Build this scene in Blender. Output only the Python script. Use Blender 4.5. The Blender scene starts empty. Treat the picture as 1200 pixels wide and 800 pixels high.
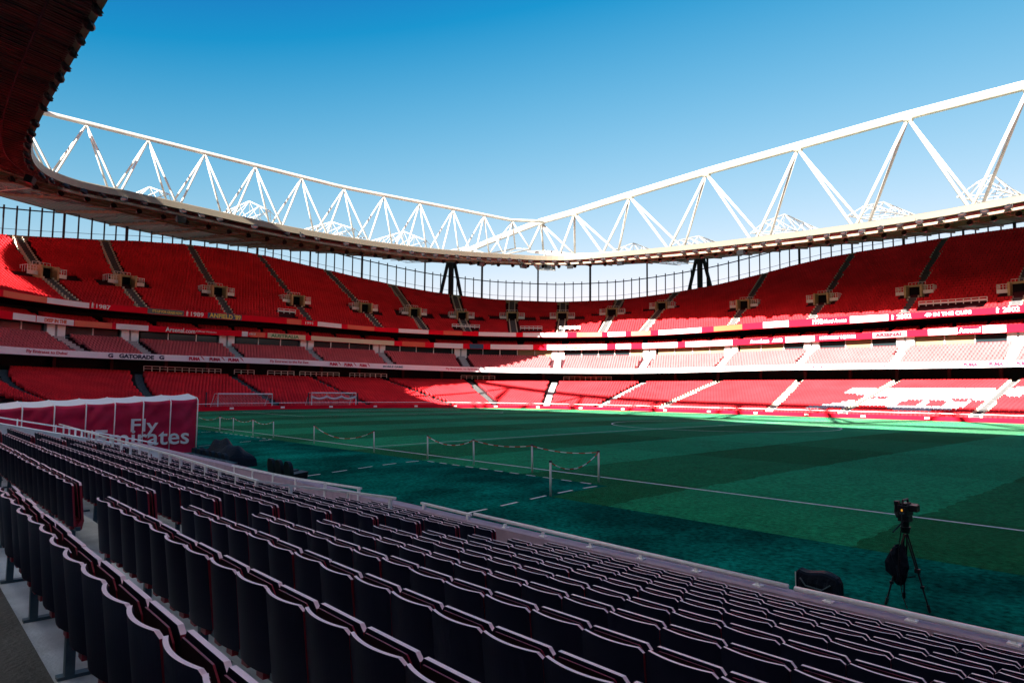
import bpy, math, random, json
import numpy as np
from mathutils import Vector, Matrix
random.seed(7); rng = np.random.default_rng(7)
CAL = json.loads(r'''{"T":{"lowtop":[5.09,5.09,5.1,5.12,5.15,5.19,5.18,5.12,5.13,5.16,5.19,5.21,5.24,5.25,5.24,5.23,5.23,5.24,5.23,5.21,5.21,5.23,5.24,5.25,5.24,5.21,5.19,5.16,5.13,5.11,5.09,5.09,5.09,5.09,5.09,5.09,5.09,5.09,5.11,5.15,5.21,5.3,5.27,5.13,5.13,5.16,5.19,5.21,5.24,5.25,5.24,5.23,5.22,5.23,5.23,5.23,5.22,5.23,5.24,5.25,5.24,5.21,5.19,5.16,5.13,5.12,5.18,5.19,5.15,5.12,5.1,5.09],"clubbot":[6.77,6.77,6.75,6.69,6.63,6.56,6.49,6.44,6.41,6.41,6.47,6.57,6.67,6.74,6.74,6.7,6.64,6.61,6.62,6.64,6.67,6.7,6.74,6.74,6.67,6.57,6.47,6.41,6.41,6.43,6.46,6.52,6.58,6.63,6.68,6.73,6.77,6.81,6.81,6.75,6.68,6.6,6.52,6.44,6.41,6.41,6.47,6.57,6.67,6.74,6.74,6.7,6.65,6.62,6.62,6.62,6.65,6.7,6.74,6.74,6.67,6.57,6.47,6.41,6.41,6.44,6.49,6.56,6.63,6.69,6.75,6.77],"clubtop":[7.68,7.68,7.65,7.59,7.52,7.45,7.37,7.34,7.32,7.31,7.36,7.45,7.55,7.61,7.61,7.58,7.53,7.51,7.52,7.54,7.56,7.59,7.61,7.61,7.55,7.45,7.36,7.31,7.32,7.35,7.39,7.44,7.5,7.55,7.6,7.64,7.68,7.71,7.7,7.63,7.55,7.45,7.35,7.33,7.32,7.31,7.36,7.45,7.55,7.61,7.61,7.59,7.55,7.52,7.52,7.52,7.55,7.59,7.61,7.61,7.55,7.45,7.36,7.31,7.32,7.34,7.37,7.45,7.52,7.59,7.65,7.68],"clubseattop":[10.38,10.38,10.38,10.35,10.29,10.22,10.23,10.29,10.29,10.31,10.39,10.48,10.58,10.63,10.61,10.59,10.57,10.56,10.56,10.56,10.57,10.59,10.61,10.63,10.58,10.48,10.39,10.31,10.29,10.3,10.3,10.34,10.41,10.48,10.48,10.43,10.38,10.32,10.27,10.23,10.18,10.1,10.17,10.28,10.29,10.31,10.39,10.48,10.58,10.63,10.61,10.59,10.57,10.56,10.56,10.56,10.57,10.59,10.61,10.63,10.58,10.48,10.39,10.31,10.29,10.29,10.23,10.22,10.29,10.35,10.38,10.38],"led2bot":[11.51,11.5,11.47,11.4,11.31,11.23,11.27,11.4,11.46,11.51,11.57,11.63,11.69,11.73,11.74,11.75,11.75,11.76,11.82,11.82,11.78,11.75,11.74,11.73,11.69,11.63,11.57,11.51,11.46,11.41,11.37,11.36,11.39,11.44,11.5,11.51,11.51,11.49,11.44,11.36,11.24,11.1,11.17,11.39,11.46,11.51,11.57,11.63,11.69,11.73,11.74,11.75,11.77,11.79,11.82,11.79,11.77,11.75,11.74,11.73,11.69,11.63,11.57,11.51,11.46,11.4,11.27,11.23,11.31,11.4,11.47,11.5],"led2top":[12.42,12.41,12.37,12.33,12.27,12.2,12.3,12.51,12.59,12.62,12.66,12.71,12.77,12.79,12.77,12.76,12.86,12.95,12.87,12.8,12.77,12.75,12.77,12.79,12.77,12.71,12.66,12.62,12.59,12.53,12.47,12.42,12.39,12.39,12.39,12.41,12.42,12.42,12.36,12.26,12.14,11.98,12.13,12.49,12.59,12.62,12.66,12.71,12.77,12.79,12.77,12.76,12.81,12.88,12.87,12.88,12.81,12.76,12.77,12.79,12.77,12.71,12.66,12.62,12.59,12.51,12.3,12.2,12.27,12.33,12.37,12.41],"led1bot":[13.97,13.96,13.9,13.82,13.78,13.7,13.72,13.85,13.87,13.92,14.03,14.18,14.3,14.35,14.31,14.26,14.27,14.33,14.39,14.36,14.29,14.27,14.31,14.35,14.3,14.18,14.03,13.92,13.87,13.87,13.89,13.88,13.84,13.82,13.87,13.94,13.97,13.97,13.92,13.83,13.71,13.53,13.54,13.82,13.87,13.92,14.03,14.18,14.3,14.35,14.31,14.26,14.28,14.35,14.39,14.35,14.28,14.26,14.31,14.35,14.3,14.18,14.03,13.92,13.87,13.85,13.72,13.7,13.78,13.82,13.9,13.96],"led1top":[14.92,14.88,14.8,14.72,14.65,14.55,14.6,14.81,14.87,14.89,15.0,15.2,15.38,15.49,15.5,15.47,15.33,15.21,15.22,15.3,15.4,15.48,15.5,15.49,15.38,15.2,15.0,14.89,14.87,14.85,14.81,14.76,14.71,14.67,14.71,14.84,14.92,14.92,14.88,14.78,14.59,14.35,14.39,14.77,14.87,14.89,15.0,15.2,15.38,15.49,15.5,15.47,15.37,15.26,15.22,15.26,15.37,15.47,15.5,15.49,15.38,15.2,15.0,14.89,14.87,14.81,14.6,14.55,14.65,14.72,14.8,14.88],"rim":[30.59,30.45,30.05,29.22,27.86,26.18,25.0,24.53,24.84,25.87,27.01,28.36,29.67,30.54,30.92,31.06,31.24,31.34,31.39,31.4,31.25,31.06,30.92,30.54,29.67,28.36,27.01,25.87,24.84,24.53,25.0,26.14,27.66,28.92,29.77,30.34,30.59,30.56,30.32,29.53,28.06,26.23,25.0,24.53,24.84,25.87,27.01,28.36,29.67,30.54,30.92,31.06,31.24,31.37,31.39,31.37,31.24,31.06,30.92,30.54,29.67,28.36,27.01,25.87,24.84,24.53,25.0,26.18,27.86,29.22,30.05,30.45],"outer":[32.58,32.64,32.82,33.17,33.63,34.04,34.45,34.43,34.23,34.16,34.09,34.16,34.17,33.93,33.67,33.47,33.32,33.17,33.09,33.17,33.32,33.47,33.67,33.93,34.17,34.16,34.09,34.16,34.23,34.43,34.46,34.22,34.17,33.89,33.38,32.9,32.58,32.39,32.25,32.46,33.09,33.86,34.44,34.43,34.23,34.16,34.09,34.16,34.17,33.93,33.67,33.47,33.32,33.16,33.06,33.16,33.32,33.47,33.67,33.93,34.17,34.16,34.09,34.16,34.23,34.43,34.45,34.04,33.63,33.17,32.82,32.64],"lip":[25.69,25.76,25.91,26.15,26.54,27.01,27.51,28.1,28.46,28.34,28.05,27.68,27.3,27.0,26.74,26.46,26.11,25.99,25.99,26.1,26.32,26.52,26.74,27.0,27.3,27.68,28.05,28.35,28.49,28.4,28.05,27.55,26.99,26.5,26.1,25.83,25.69,25.69,25.73,25.81,26.09,26.47,26.96,27.79,28.42,28.34,28.05,27.68,27.3,27.0,26.74,26.49,26.22,26.05,25.99,26.05,26.22,26.49,26.74,27.0,27.3,27.68,28.05,28.34,28.46,28.1,27.51,27.01,26.54,26.15,25.91,25.76]},"up":[[0.5685,32.2],[0.5536,31.0],[0.528,29.5],[0.4913,29.2],[0.4589,30.0],[0.4412,30.8],[0.4272,31.5],[0.414,33.2],[0.4014,34.0],[0.3883,35.8],[0.3737,37.0],[0.3404,30.8],[0.306,29.0],[0.2672,28.8],[0.2271,27.0]],"low":[0.5853,0.557,0.5282,0.4909,0.4574,0.4276,0.4027,0.3734,0.3443,0.3099,0.2693,0.2271],"club":[0.5718,0.5563,0.5276,0.4898,0.4567,0.4292,0.4019,0.3731,0.3417,0.3077,0.2687,0.2274],"cols":[0.5565,0.5436,0.5245,0.4913,0.4667,0.4491,0.4325,0.4196,0.4075,0.3957,0.3813,0.3634,0.3529,0.3304,0.3089,0.2869,0.2609,0.2394],"trip":[0.4264,0.3659],"L1":{"0-52":[0.58561,0.57719],"52-102":[0.57719,0.5686],"103-108":[0.56842,0.56751],"110-127":[0.56715,0.56399],"171-214":[0.5551,0.54511],"216-219":[0.5446,0.54384],"222-237":[0.54307,0.53906],"242-282":[0.53767,0.52537],"947-950":[0.30587,0.30478],"953-965":[0.30369,0.29934],"966-993":[0.29897,0.28929],"997-1042":[0.28787,0.2722],"1045-1049":[0.27118,0.26982],"1052-1069":[0.26881,0.26312],"1085-1140":[0.25787,0.2407],"1168-1173":[0.2326,0.23121],"1177-1197":[0.2301,0.22469]},"L2":{"13-40":[0.58114,0.57696],"41-85":[0.5768,0.56964],"86-130":[0.56947,0.56161],"135-173":[0.56066,0.55295],"193-228":[0.54847,0.53976],"229-253":[0.53949,0.53269],"283-290":[0.52306,0.5206],"291-299":[0.52024,0.51731],"317-350":[0.51028,0.49592],"300-360":[0.51694,0.49144],"360-450":[0.49144,0.45593],"905-917":[0.32318,0.31881],"920-955":[0.31771,0.30496],"961-1003":[0.30278,0.28769],"1023-1063":[0.28063,0.26686],"1063-1113":[0.26686,0.25044],"1124-1150":[0.24698,0.23906],"1151-1180":[0.23877,0.23042]},"CL":{"31-79":[0.58608,0.57727],"127-133":[0.56808,0.56688],"140-181":[0.56546,0.55666],"187-193":[0.55529,0.5539],"222-240":[0.54676,0.54196],"246-264":[0.54029,0.53504],"268-286":[0.53382,0.52809],"317-362":[0.51716,0.49866],"387-400":[0.48765,0.48202],"404-418":[0.48032,0.47445],"422-434":[0.4728,0.46797],"523-560":[0.43715,0.42652],"780-810":[0.36269,0.35215],"838-885":[0.34199,0.32459],"919-974":[0.31198,0.29199],"1014-1085":[0.27797,0.25455],"1088-1118":[0.25361,0.24442],"1128-1152":[0.24146,0.23458],"1158-1182":[0.23291,0.22642],"1190-1214":[0.22433,0.21823]},"cannon":[[0.2829,13.8],[0.28123,16.8],[0.22791,16.9],[0.22737,11.0],[0.23023,10.4],[0.23313,9.8],[0.23395,7.6],[0.23697,5.8],[0.24162,5.7],[0.24426,4.7],[0.25415,4.6],[0.25787,5.4],[0.26111,7.2],[0.26598,7.4],[0.26885,7.1],[0.2715,5.8],[0.28037,4.9],[0.28867,4.7],[0.28963,5.5],[0.28265,6.9],[0.27747,8.3],[0.27594,9.6],[0.27162,9.8],[0.26726,10.3],[0.26862,12.1],[0.27654,13.0]],"holes":[[[0.26745,10.9],[0.26721,11.9],[0.26429,12.2],[0.26256,11.2],[0.26379,10.0]],[[0.25766,7.6],[0.25685,9.2],[0.2547,10.2],[0.25092,10.6],[0.24989,9.8],[0.24964,6.9],[0.25156,6.6]],[[0.24704,6.8],[0.24737,10.3],[0.24393,10.5],[0.23995,8.0],[0.24209,7.2]],[[0.24125,10.7],[0.23419,11.4],[0.23392,10.5],[0.23659,9.0],[0.23802,9.1],[0.2395,10.2]]],"cannon2":[[0.2266,16.9],[0.22193,17.2],[0.21588,17.5],[0.21417,13.9],[0.21978,13.1],[0.22518,12.7]],"cam":[[30.813820578793848,-52.24449432319974,2.6667241584841332],[0.6754769539321305,0.7373188084390697,0.009584332452542478],[0.04771316288575377,-0.056674447637389075,0.9972519546596207],[0.7358358096708857,-0.6731634138208844,-0.07346209566167282]],"uptop":[0.5641,0.5489,0.5255,0.4915,0.4613,0.4408,0.4257,0.4131,0.4019,0.3882,0.3727,0.3429,0.3078,0.2685,0.2284],"lowb":[0.6117,0.5737,0.5301,0.4881,0.4465,0.4263,0.4043,0.3807,0.3519,0.3016,0.2722,0.2283]}''')
S = bpy.context.scene
C = bpy.data.collections.new('stadium'); S.collection.children.link(C)

# ---------------------------------------------------------------- materials
def mat(name, col, rough=.5, spec=.5, metal=0., noise=0., nscale=8., bump=0., bscale=30., coat=0., aniso=None):
    m = bpy.data.materials.new(name); m.use_nodes = True
    nt = m.node_tree; b = nt.nodes['Principled BSDF']
    b.inputs['Base Color'].default_value = (*col, 1); b.inputs['Roughness'].default_value = rough
    b.inputs['Specular IOR Level'].default_value = spec; b.inputs['Metallic'].default_value = metal
    if coat: b.inputs['Coat Weight'].default_value = coat
    if noise or bump:
        tc = nt.nodes.new('ShaderNodeTexCoord')
    if noise:
        n = nt.nodes.new('ShaderNodeTexNoise'); n.inputs['Scale'].default_value = nscale; n.inputs['Detail'].default_value = 6
        mp = nt.nodes.new('ShaderNodeMapping')
        if aniso: mp.inputs['Scale'].default_value = aniso
        nt.links.new(tc.outputs['Object'], mp.inputs[0]); nt.links.new(mp.outputs[0], n.inputs[0])
        mr = nt.nodes.new('ShaderNodeMapRange'); mr.inputs[1].default_value = .25; mr.inputs[2].default_value = .75
        mr.inputs[3].default_value = 1 - noise; mr.inputs[4].default_value = 1 + noise
        nt.links.new(n.outputs[0], mr.inputs[0])
        mx = nt.nodes.new('ShaderNodeMix'); mx.data_type = 'RGBA'; mx.blend_type = 'MULTIPLY'; mx.inputs[0].default_value = 1
        mx.inputs[6].default_value = (*col, 1); nt.links.new(mr.outputs[0], mx.inputs[7]); nt.links.new(mx.outputs[2], b.inputs['Base Color'])
    if bump:
        n2 = nt.nodes.new('ShaderNodeTexNoise'); n2.inputs['Scale'].default_value = bscale; n2.inputs['Detail'].default_value = 4
        nt.links.new(tc.outputs['Object'], n2.inputs[0])
        bm_ = nt.nodes.new('ShaderNodeBump'); bm_.inputs['Strength'].default_value = bump; bm_.inputs['Distance'].default_value = .05
        nt.links.new(n2.outputs[0], bm_.inputs['Height']); nt.links.new(bm_.outputs[0], b.inputs['Normal'])
    return m
M = {}
M['seat'] = mat('red seat plastic', (.80, .034, .044), .9, .0, noise=.18, nscale=.25)
M['club'] = mat('padded club seat', (.72, .13, .14), .6, .35, noise=.12, nscale=.3)
M['white_seat'] = mat('white seat plastic', (.46, .47, .52), .9, .0)
M['near_back_shade'] = mat('seat shell with painted shade', (.009, .010, .026), .5, .10)  # red plastic shell, with its shade put into this navy-black colour
M['near_rim_sheen'] = mat('seat rim with painted sky sheen', (.95, .66, .74), .4, .6)  # skylight sheen on the red plastic, painted as a pale rim colour
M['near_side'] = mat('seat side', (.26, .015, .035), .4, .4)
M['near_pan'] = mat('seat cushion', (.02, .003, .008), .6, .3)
M['steel_blue'] = mat('blue grey steel', (.045, .09, .12), .45, .5, noise=.2, nscale=20)
M['concrete'] = mat('terrace concrete', (.50, .53, .55), .8, .3, noise=.30, nscale=2.2, bump=.3, bscale=40)
M['dark_concrete'] = mat('dark tread', (.055, .06, .062), .7, .4, noise=.4, nscale=2.5, bump=.3)
M['tread'] = mat('stand concrete', (.07, .018, .024), .85, .2, noise=.2, nscale=.6)
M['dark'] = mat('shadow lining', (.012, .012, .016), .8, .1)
M['white'] = mat('white painted steel', (.84, .84, .83), .4, .5)
M['truss_white'] = mat('weathered white truss steel', (.54, .53, .48), .5, .4, noise=.14, nscale=.8)
M['rail'] = mat('galvanised rail', (.93, .93, .95), .35, .6, noise=.1, nscale=10)
M['fascia'] = mat('white fascia panel', (.84, .85, .87), .45, .4)
M['ledred'] = mat('red display board', (.80, .010, .030), .9, .0)
M['wallred'] = mat('red pitchside wall', (.66, .010, .03), .9, .0, noise=.15, nscale=.3)
M['orange'] = mat('orange display and painted sun', (.75, .10, .03), .4)  # on the upper board this orange is sunlight painted onto red
M['navy'] = mat('navy display', (.02, .06, .14), .4)
M['slate'] = mat('dark slate display', (.06, .09, .09), .4)
M['cream'] = mat('cream display', (.66, .62, .40), .4)
M['grey'] = mat('grey display', (.35, .36, .37), .4)
M['yellow'] = mat('yellow lettering', (.80, .62, .08), .5)
M['ink'] = mat('navy lettering', (.01, .03, .08), .5)
M['redink'] = mat('crimson lettering', (.50, .01, .06), .5)
M['teal'] = mat('teal lettering', (.02, .22, .28), .5)
M['greenink'] = mat('green lettering', (.06, .25, .06), .5)
M['ochre'] = mat('ochre concrete', (.50, .40, .20), .7, noise=.2, nscale=2)
M['stair'] = mat('stair concrete', (.10, .10, .105), .8, noise=.3, nscale=3)
M['nosing'] = mat('stair nosing', (.66, .60, .46), .6)
M['iron'] = mat('dark painted steel', (.012, .022, .035), .5, .4)
M['glass'] = mat('dark glazing', (.02, .03, .035), .08, .8)
M['warm'] = mat('pane with painted room light', (.26, .20, .10), .6)  # warm room light painted as a plain pane colour
M['roof_steel'] = mat('roof top sheet', (.34, .33, .31), .6)
M['lip'] = mat('roof rim gutter', (.19, .165, .125), .5, noise=.06, nscale=.5)
M['catwalk'] = mat('catwalk panel', (.24, .20, .15), .6, noise=.5, nscale=1.2)
M['joist'] = mat('roof joist', (.20, .15, .09), .6, noise=.3, nscale=.7)
M['lamp'] = mat('floodlight housing', (.012, .012, .016), .4, .5)
M['lens'] = mat('floodlight glass', (.05, .02, .02), .2, .5)
M['black'] = mat('black plastic', (.008, .009, .012), .45, .4)
M['cloth'] = mat('black waterproof cloth', (.005, .010, .020), .6, .12, bump=.6, bscale=9)
M['tarp'] = mat('teal tarpaulin', (.006, .045, .065), .5, .2, bump=.5, bscale=6)
M['canvas'] = mat('maroon canvas', (.62, .008, .065), .5, .4, noise=.25, nscale=1.6, bump=.5, bscale=2.5)
M['canvas_trim'] = mat('canopy trim', (.92, .86, .90), .5)
M['coping'] = mat('painted coping', (.44, .32, .40), .7, noise=.15, nscale=4)
M['pale_wall'] = mat('pale ramp wall', (.74, .78, .82), .7, noise=.12, nscale=2)
M['line'] = mat('white line paint', (.85, .88, .85), .8, .2, noise=.15, nscale=5)
M['net'] = mat('white goal netting', (.62, .60, .62), .8)
M['led_amber'] = mat('amber tally', (.8, .35, .02), .4)
def emit(m, col, s):
    b = m.node_tree.nodes['Principled BSDF']; b.inputs['Emission Color'].default_value = (*col, 1); b.inputs['Emission Strength'].default_value = s
emit(M['led_amber'], (1, .45, .05), .12)

def underside():
    m = mat('roof soffit sheet', (.11, .018, .02), .45, .5); nt = m.node_tree; b = nt.nodes['Principled BSDF']
    tc = nt.nodes.new('ShaderNodeTexCoord'); w = nt.nodes.new('ShaderNodeTexWave'); w.bands_direction = 'X'
    w.inputs['Scale'].default_value = .9; w.inputs['Distortion'].default_value = .0
    nt.links.new(tc.outputs['Object'], w.inputs[0])
    n = nt.nodes.new('ShaderNodeTexNoise'); n.inputs['Scale'].default_value = .35; n.inputs['Detail'].default_value = 5
    nt.links.new(tc.outputs['Object'], n.inputs[0])
    r = nt.nodes.new('ShaderNodeValToRGB'); r.color_ramp.elements[0].position = .3; r.color_ramp.elements[0].color = (.10, .030, .036, 1)
    r.color_ramp.elements[1].position = .75; r.color_ramp.elements[1].color = (.30, .085, .065, 1)
    nt.links.new(n.outputs[0], r.inputs[0])
    mx = nt.nodes.new('ShaderNodeMix'); mx.data_type = 'RGBA'; mx.blend_type = 'MULTIPLY'; mx.inputs[0].default_value = .55
    nt.links.new(r.outputs[0], mx.inputs[6]); nt.links.new(w.outputs[0], mx.inputs[7]); nt.links.new(mx.outputs[2], b.inputs['Base Color'])
    bp = nt.nodes.new('ShaderNodeBump'); bp.inputs['Strength'].default_value = .6; bp.inputs['Distance'].default_value = .08
    nt.links.new(w.outputs[1], bp.inputs['Height']); nt.links.new(bp.outputs[0], b.inputs['Normal'])
    return m
M['soffit'] = underside()

def poly_mat(nm, dc, tc_, fac):
    m = bpy.data.materials.new(nm); m.use_nodes = True; nt = m.node_tree; nt.nodes.clear()
    o = nt.nodes.new('ShaderNodeOutputMaterial'); d = nt.nodes.new('ShaderNodeBsdfDiffuse'); t = nt.nodes.new('ShaderNodeBsdfTranslucent')
    d.inputs[0].default_value = (*dc, 1); t.inputs[0].default_value = (*tc_, 1)
    a = nt.nodes.new('ShaderNodeMixShader'); a.inputs[0].default_value = fac
    nt.links.new(d.outputs[0], a.inputs[1]); nt.links.new(t.outputs[0], a.inputs[2]); nt.links.new(a.outputs[0], o.inputs[0])
    return m
M['poly'] = poly_mat('polycarbonate roofing', (.26, .28, .28), (.06, .065, .065), .45); M['poly_fill'] = poly_mat('polycarbonate cleared for fill light', (.3, .32, .33), (.93, .95, .98), .88)  # second sheet is extra clear, added to pass fill light

def turf_mat(name, pitch):
    m = bpy.data.materials.new(name); m.use_nodes = True; nt = m.node_tree; b = nt.nodes['Principled BSDF']
    b.inputs['Roughness'].default_value = .9; b.inputs['Specular IOR Level'].default_value = .0; b.inputs['Sheen Weight'].default_value = .16 if pitch else .05; b.inputs['Sheen Roughness'].default_value = .35; b.inputs['Sheen Tint'].default_value = (.42, 1, .60, 1) if pitch else (.06, .9, .8, 1)
    tc = nt.nodes.new('ShaderNodeTexCoord'); sx = nt.nodes.new('ShaderNodeSeparateXYZ'); nt.links.new(tc.outputs['Object'], sx.inputs[0])
    def math_(op, a, bb=None, c=None):
        n = nt.nodes.new('ShaderNodeMath'); n.operation = op
        for i, v in enumerate((a, bb, c)):
            if v is None: continue
            if isinstance(v, (int, float)): n.inputs[i].default_value = v
            else: nt.links.new(v, n.inputs[i])
        return n.outputs[0]
    def noise(scale, detail, vec=None):
        n = nt.nodes.new('ShaderNodeTexNoise'); n.inputs['Scale'].default_value = scale; n.inputs['Detail'].default_value = detail
        nt.links.new(vec or tc.outputs['Object'], n.inputs[0]); return n.outputs[0]
    def mix(f, a, c, mode='MIX'):
        n = nt.nodes.new('ShaderNodeMix'); n.data_type = 'RGBA'; n.blend_type = mode
        for i, v in ((0, f), (6, a), (7, c)):
            if isinstance(v, tuple): n.inputs[i].default_value = v
            elif isinstance(v, (int, float)): n.inputs[i].default_value = v
            else: nt.links.new(v, n.inputs[i])
        return n.outputs[2]
    mp = nt.nodes.new('ShaderNodeMapping'); mp.inputs['Scale'].default_value = (1, .35, 1); nt.links.new(tc.outputs['Object'], mp.inputs[0])
    patch = noise(.35, 6); fine = noise(9, 7); mid = noise(2.2, 6, mp.outputs[0])
    if pitch:
        # mown bands across the pitch, edges at x = 13 + 6.1 k, plus a fainter lengthwise cut
        wob = math_('MULTIPLY', math_('SUBTRACT', noise(1.5, 3), .5), .5)
        xx = math_('ADD', sx.outputs[0], wob)
        st = math_('GREATER_THAN', math_('FRACT', math_('DIVIDE', math_('ADD', xx, 60.2 + .01), 12.2)), .5)
        yy = math_('ADD', sx.outputs[1], wob)
        sy = math_('GREATER_THAN', math_('FRACT', math_('DIVIDE', math_('ADD', yy, 68 + 8), 17.)), .5)
        f = math_('ADD', math_('MULTIPLY', st, .75), math_('MULTIPLY', sy, .25))
        col = mix(f, (.0025, .115, .040, 1), (.008, .30, .125, 1))
    else:
        f = math_('MULTIPLY', math_('SUBTRACT', patch, .40), 3.2)
        col = mix(f, (.003, .085, .066, 1), (.006, .30, .21, 1))
    v = math_('ADD', math_('ADD', math_('MULTIPLY', math_('ADD', math_('SUBTRACT', fine, .5), .20 if pitch else .19), 2.6 if pitch else 2.5), math_('MULTIPLY', mid, .7)), .20 if pitch else .05)
    v = math_('MAXIMUM', v, .1)
    cmb = nt.nodes.new('ShaderNodeCombineColor')
    for i in range(3): nt.links.new(v, cmb.inputs[i])
    col = mix(1., col, cmb.outputs[0], 'MULTIPLY')
    nt.links.new(col, b.inputs['Base Color'])
    bp = nt.nodes.new('ShaderNodeBump'); bp.inputs['Strength'].default_value = .8; bp.inputs['Distance'].default_value = .03
    nt.links.new(noise(45, 3), bp.inputs['Height']); nt.links.new(bp.outputs[0], b.inputs['Normal'])
    return m
M['pitch'] = turf_mat('pitch grass', True); M['apron'] = turf_mat('synthetic apron turf', False)
M['ground'] = mat('asphalt ground', (.06, .06, .06), .9, noise=.2, nscale=.2)

# ---------------------------------------------------------------- helpers
class MB:
    def __init__(s): s.v = []; s.f = []; s.m = []; s.mats = []
    def mi(s, m):
        if m not in s.mats: s.mats.append(m)
        return s.mats.index(m)
    def quad(s, pts, m):
        b = len(s.v); s.v += [tuple(p) for p in pts]; s.f.append(tuple(range(b, b + len(pts)))); s.m.append(s.mi(m))
    def hexa(s, P, m, top=None):            # 8 points: bottom ring 0-3, top ring 4-7
        b = len(s.v); s.v += [tuple(p) for p in P]; k = s.mi(m)
        for q in ((3, 2, 1, 0), (4, 5, 6, 7), (0, 1, 5, 4), (1, 2, 6, 5), (2, 3, 7, 6), (3, 0, 4, 7)):
            s.f.append(tuple(b + i for i in q)); s.m.append(k if not (top and q[0] == 4) else s.mi(top))
    def box(s, c, h, m, ax=None, top=None):  # centre, half sizes, axes (3 vectors)
        ax = ax or ((1, 0, 0), (0, 1, 0), (0, 0, 1)); c = Vector(c); a = [Vector(v) * k for v, k in zip(ax, h)]
        s.hexa([c + a[0] * x + a[1] * y + a[2] * z for z in (-1, 1) for x, y in ((-1, -1), (1, -1), (1, 1), (-1, 1))], m, top)
    def bar(s, p, q, w, h, m, up=(0, 0, 1)):
        p, q = Vector(p), Vector(q); d = q - p; L = d.length
        if L < 1e-6: return
        d /= L; r = d.cross(Vector(up))
        if r.length < 1e-3: r = d.cross(Vector((1, 0, 0)))
        r.normalize(); u = r.cross(d)
        s.box((p + q) / 2, (L / 2, w / 2, h / 2), m, (d, r, u))
    def tube(s, pts, r, m, n=8, cap=True):
        pts = [Vector(p) for p in pts]; rr = r if isinstance(r, (list, tuple)) else [r] * len(pts); b = len(s.v); k = s.mi(m)
        prev = None
        for i, p in enumerate(pts):
            d = (pts[min(i + 1, len(pts) - 1)] - pts[max(i - 1, 0)]).normalized()
            if prev is None:
                a = d.cross(Vector((0, 0, 1)))
                if a.length < 1e-3: a = Vector((1, 0, 0))
            else:
                a = prev - d * prev.dot(d)
            a.normalize(); prev = a; c = d.cross(a)
            for j in range(n):
                t = 2 * math.pi * j / n; s.v.append(tuple(p + (a * math.cos(t) + c * math.sin(t)) * rr[i]))
        for i in range(len(pts) - 1):
            for j in range(n):
                j2 = (j + 1) % n; s.f.append((b + i * n + j, b + i * n + j2, b + (i + 1) * n + j2, b + (i + 1) * n + j)); s.m.append(k)
        if cap:
            s.f.append(tuple(b + j for j in reversed(range(n)))); s.m.append(k)
            e = b + (len(pts) - 1) * n; s.f.append(tuple(e + j for j in range(n))); s.m.append(k)
    def grid(s, P, m, closed=False):         # P[i][j]
        b = len(s.v); ni = len(P); nj = len(P[0]); k = s.mi(m)
        for row in P: s.v += [tuple(p) for p in row]
        for i in range(ni if closed else ni - 1):
            i2 = (i + 1) % ni
            for j in range(nj - 1):
                s.f.append((b + i * nj + j, b + i2 * nj + j, b + i2 * nj + j + 1, b + i * nj + j + 1)); s.m.append(k)
    def build(s, name, parent=None, smooth=False, mesh_only=False):
        me = bpy.data.meshes.new(name); me.from_pydata(s.v, [], s.f); me.polygons.foreach_set('material_index', s.m)
        for m in s.mats: me.materials.append(M[m] if isinstance(m, str) else m)
        if smooth: me.polygons.foreach_set('use_smooth', [True] * len(me.polygons))
        me.update()
        if mesh_only: return me
        o = bpy.data.objects.new(name, me); C.objects.link(o)
        if parent: o.parent = parent
        return o
def tag(o, label=None, cat=None, group=None, kind=None):
    if label: o['label'] = label
    if cat: o['category'] = cat
    if group: o['group'] = group
    if kind: o['kind'] = kind
    return o
def empty(name, loc, label, cat, group=None, rz=0):
    o = bpy.data.objects.new(name, None); C.objects.link(o); o.location = loc; o.rotation_euler = (0, 0, rz); o.empty_display_size = .2
    return tag(o, label, cat, group)
def child(mb, name, root, smooth=False):
    """mesh given in world coordinates, parented under root without moving"""
    off = root.location; c, s_ = math.cos(-root.rotation_euler[2]), math.sin(-root.rotation_euler[2])
    mb.v = [((x - off[0]) * c - (y - off[1]) * s_, (x - off[0]) * s_ + (y - off[1]) * c, z - off[2]) for x, y, z in mb.v]
    return mb.build(name, root, smooth)
ORD = 'first second third fourth fifth sixth seventh eighth ninth tenth eleventh twelfth thirteenth fourteenth fifteenth sixteenth seventeenth eighteenth nineteenth'.split()
TENS = {20: 'twentieth', 30: 'thirtieth', 40: 'fortieth', 50: 'fiftieth', 60: 'sixtieth', 70: 'seventieth', 80: 'eightieth', 90: 'ninetieth'}
TW = {2: 'twenty', 3: 'thirty', 4: 'forty', 5: 'fifty', 6: 'sixty', 7: 'seventy', 8: 'eighty', 9: 'ninety'}
def ordinal(n):
    if n < 20: return ORD[n - 1]
    if n >= 100: return 'hundredth' if n == 100 else 'hundred-' + ordinal(n - 100)
    return TENS[n] if n % 10 == 0 else TW[n // 10] + '-' + ORD[n % 10 - 1]

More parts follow.
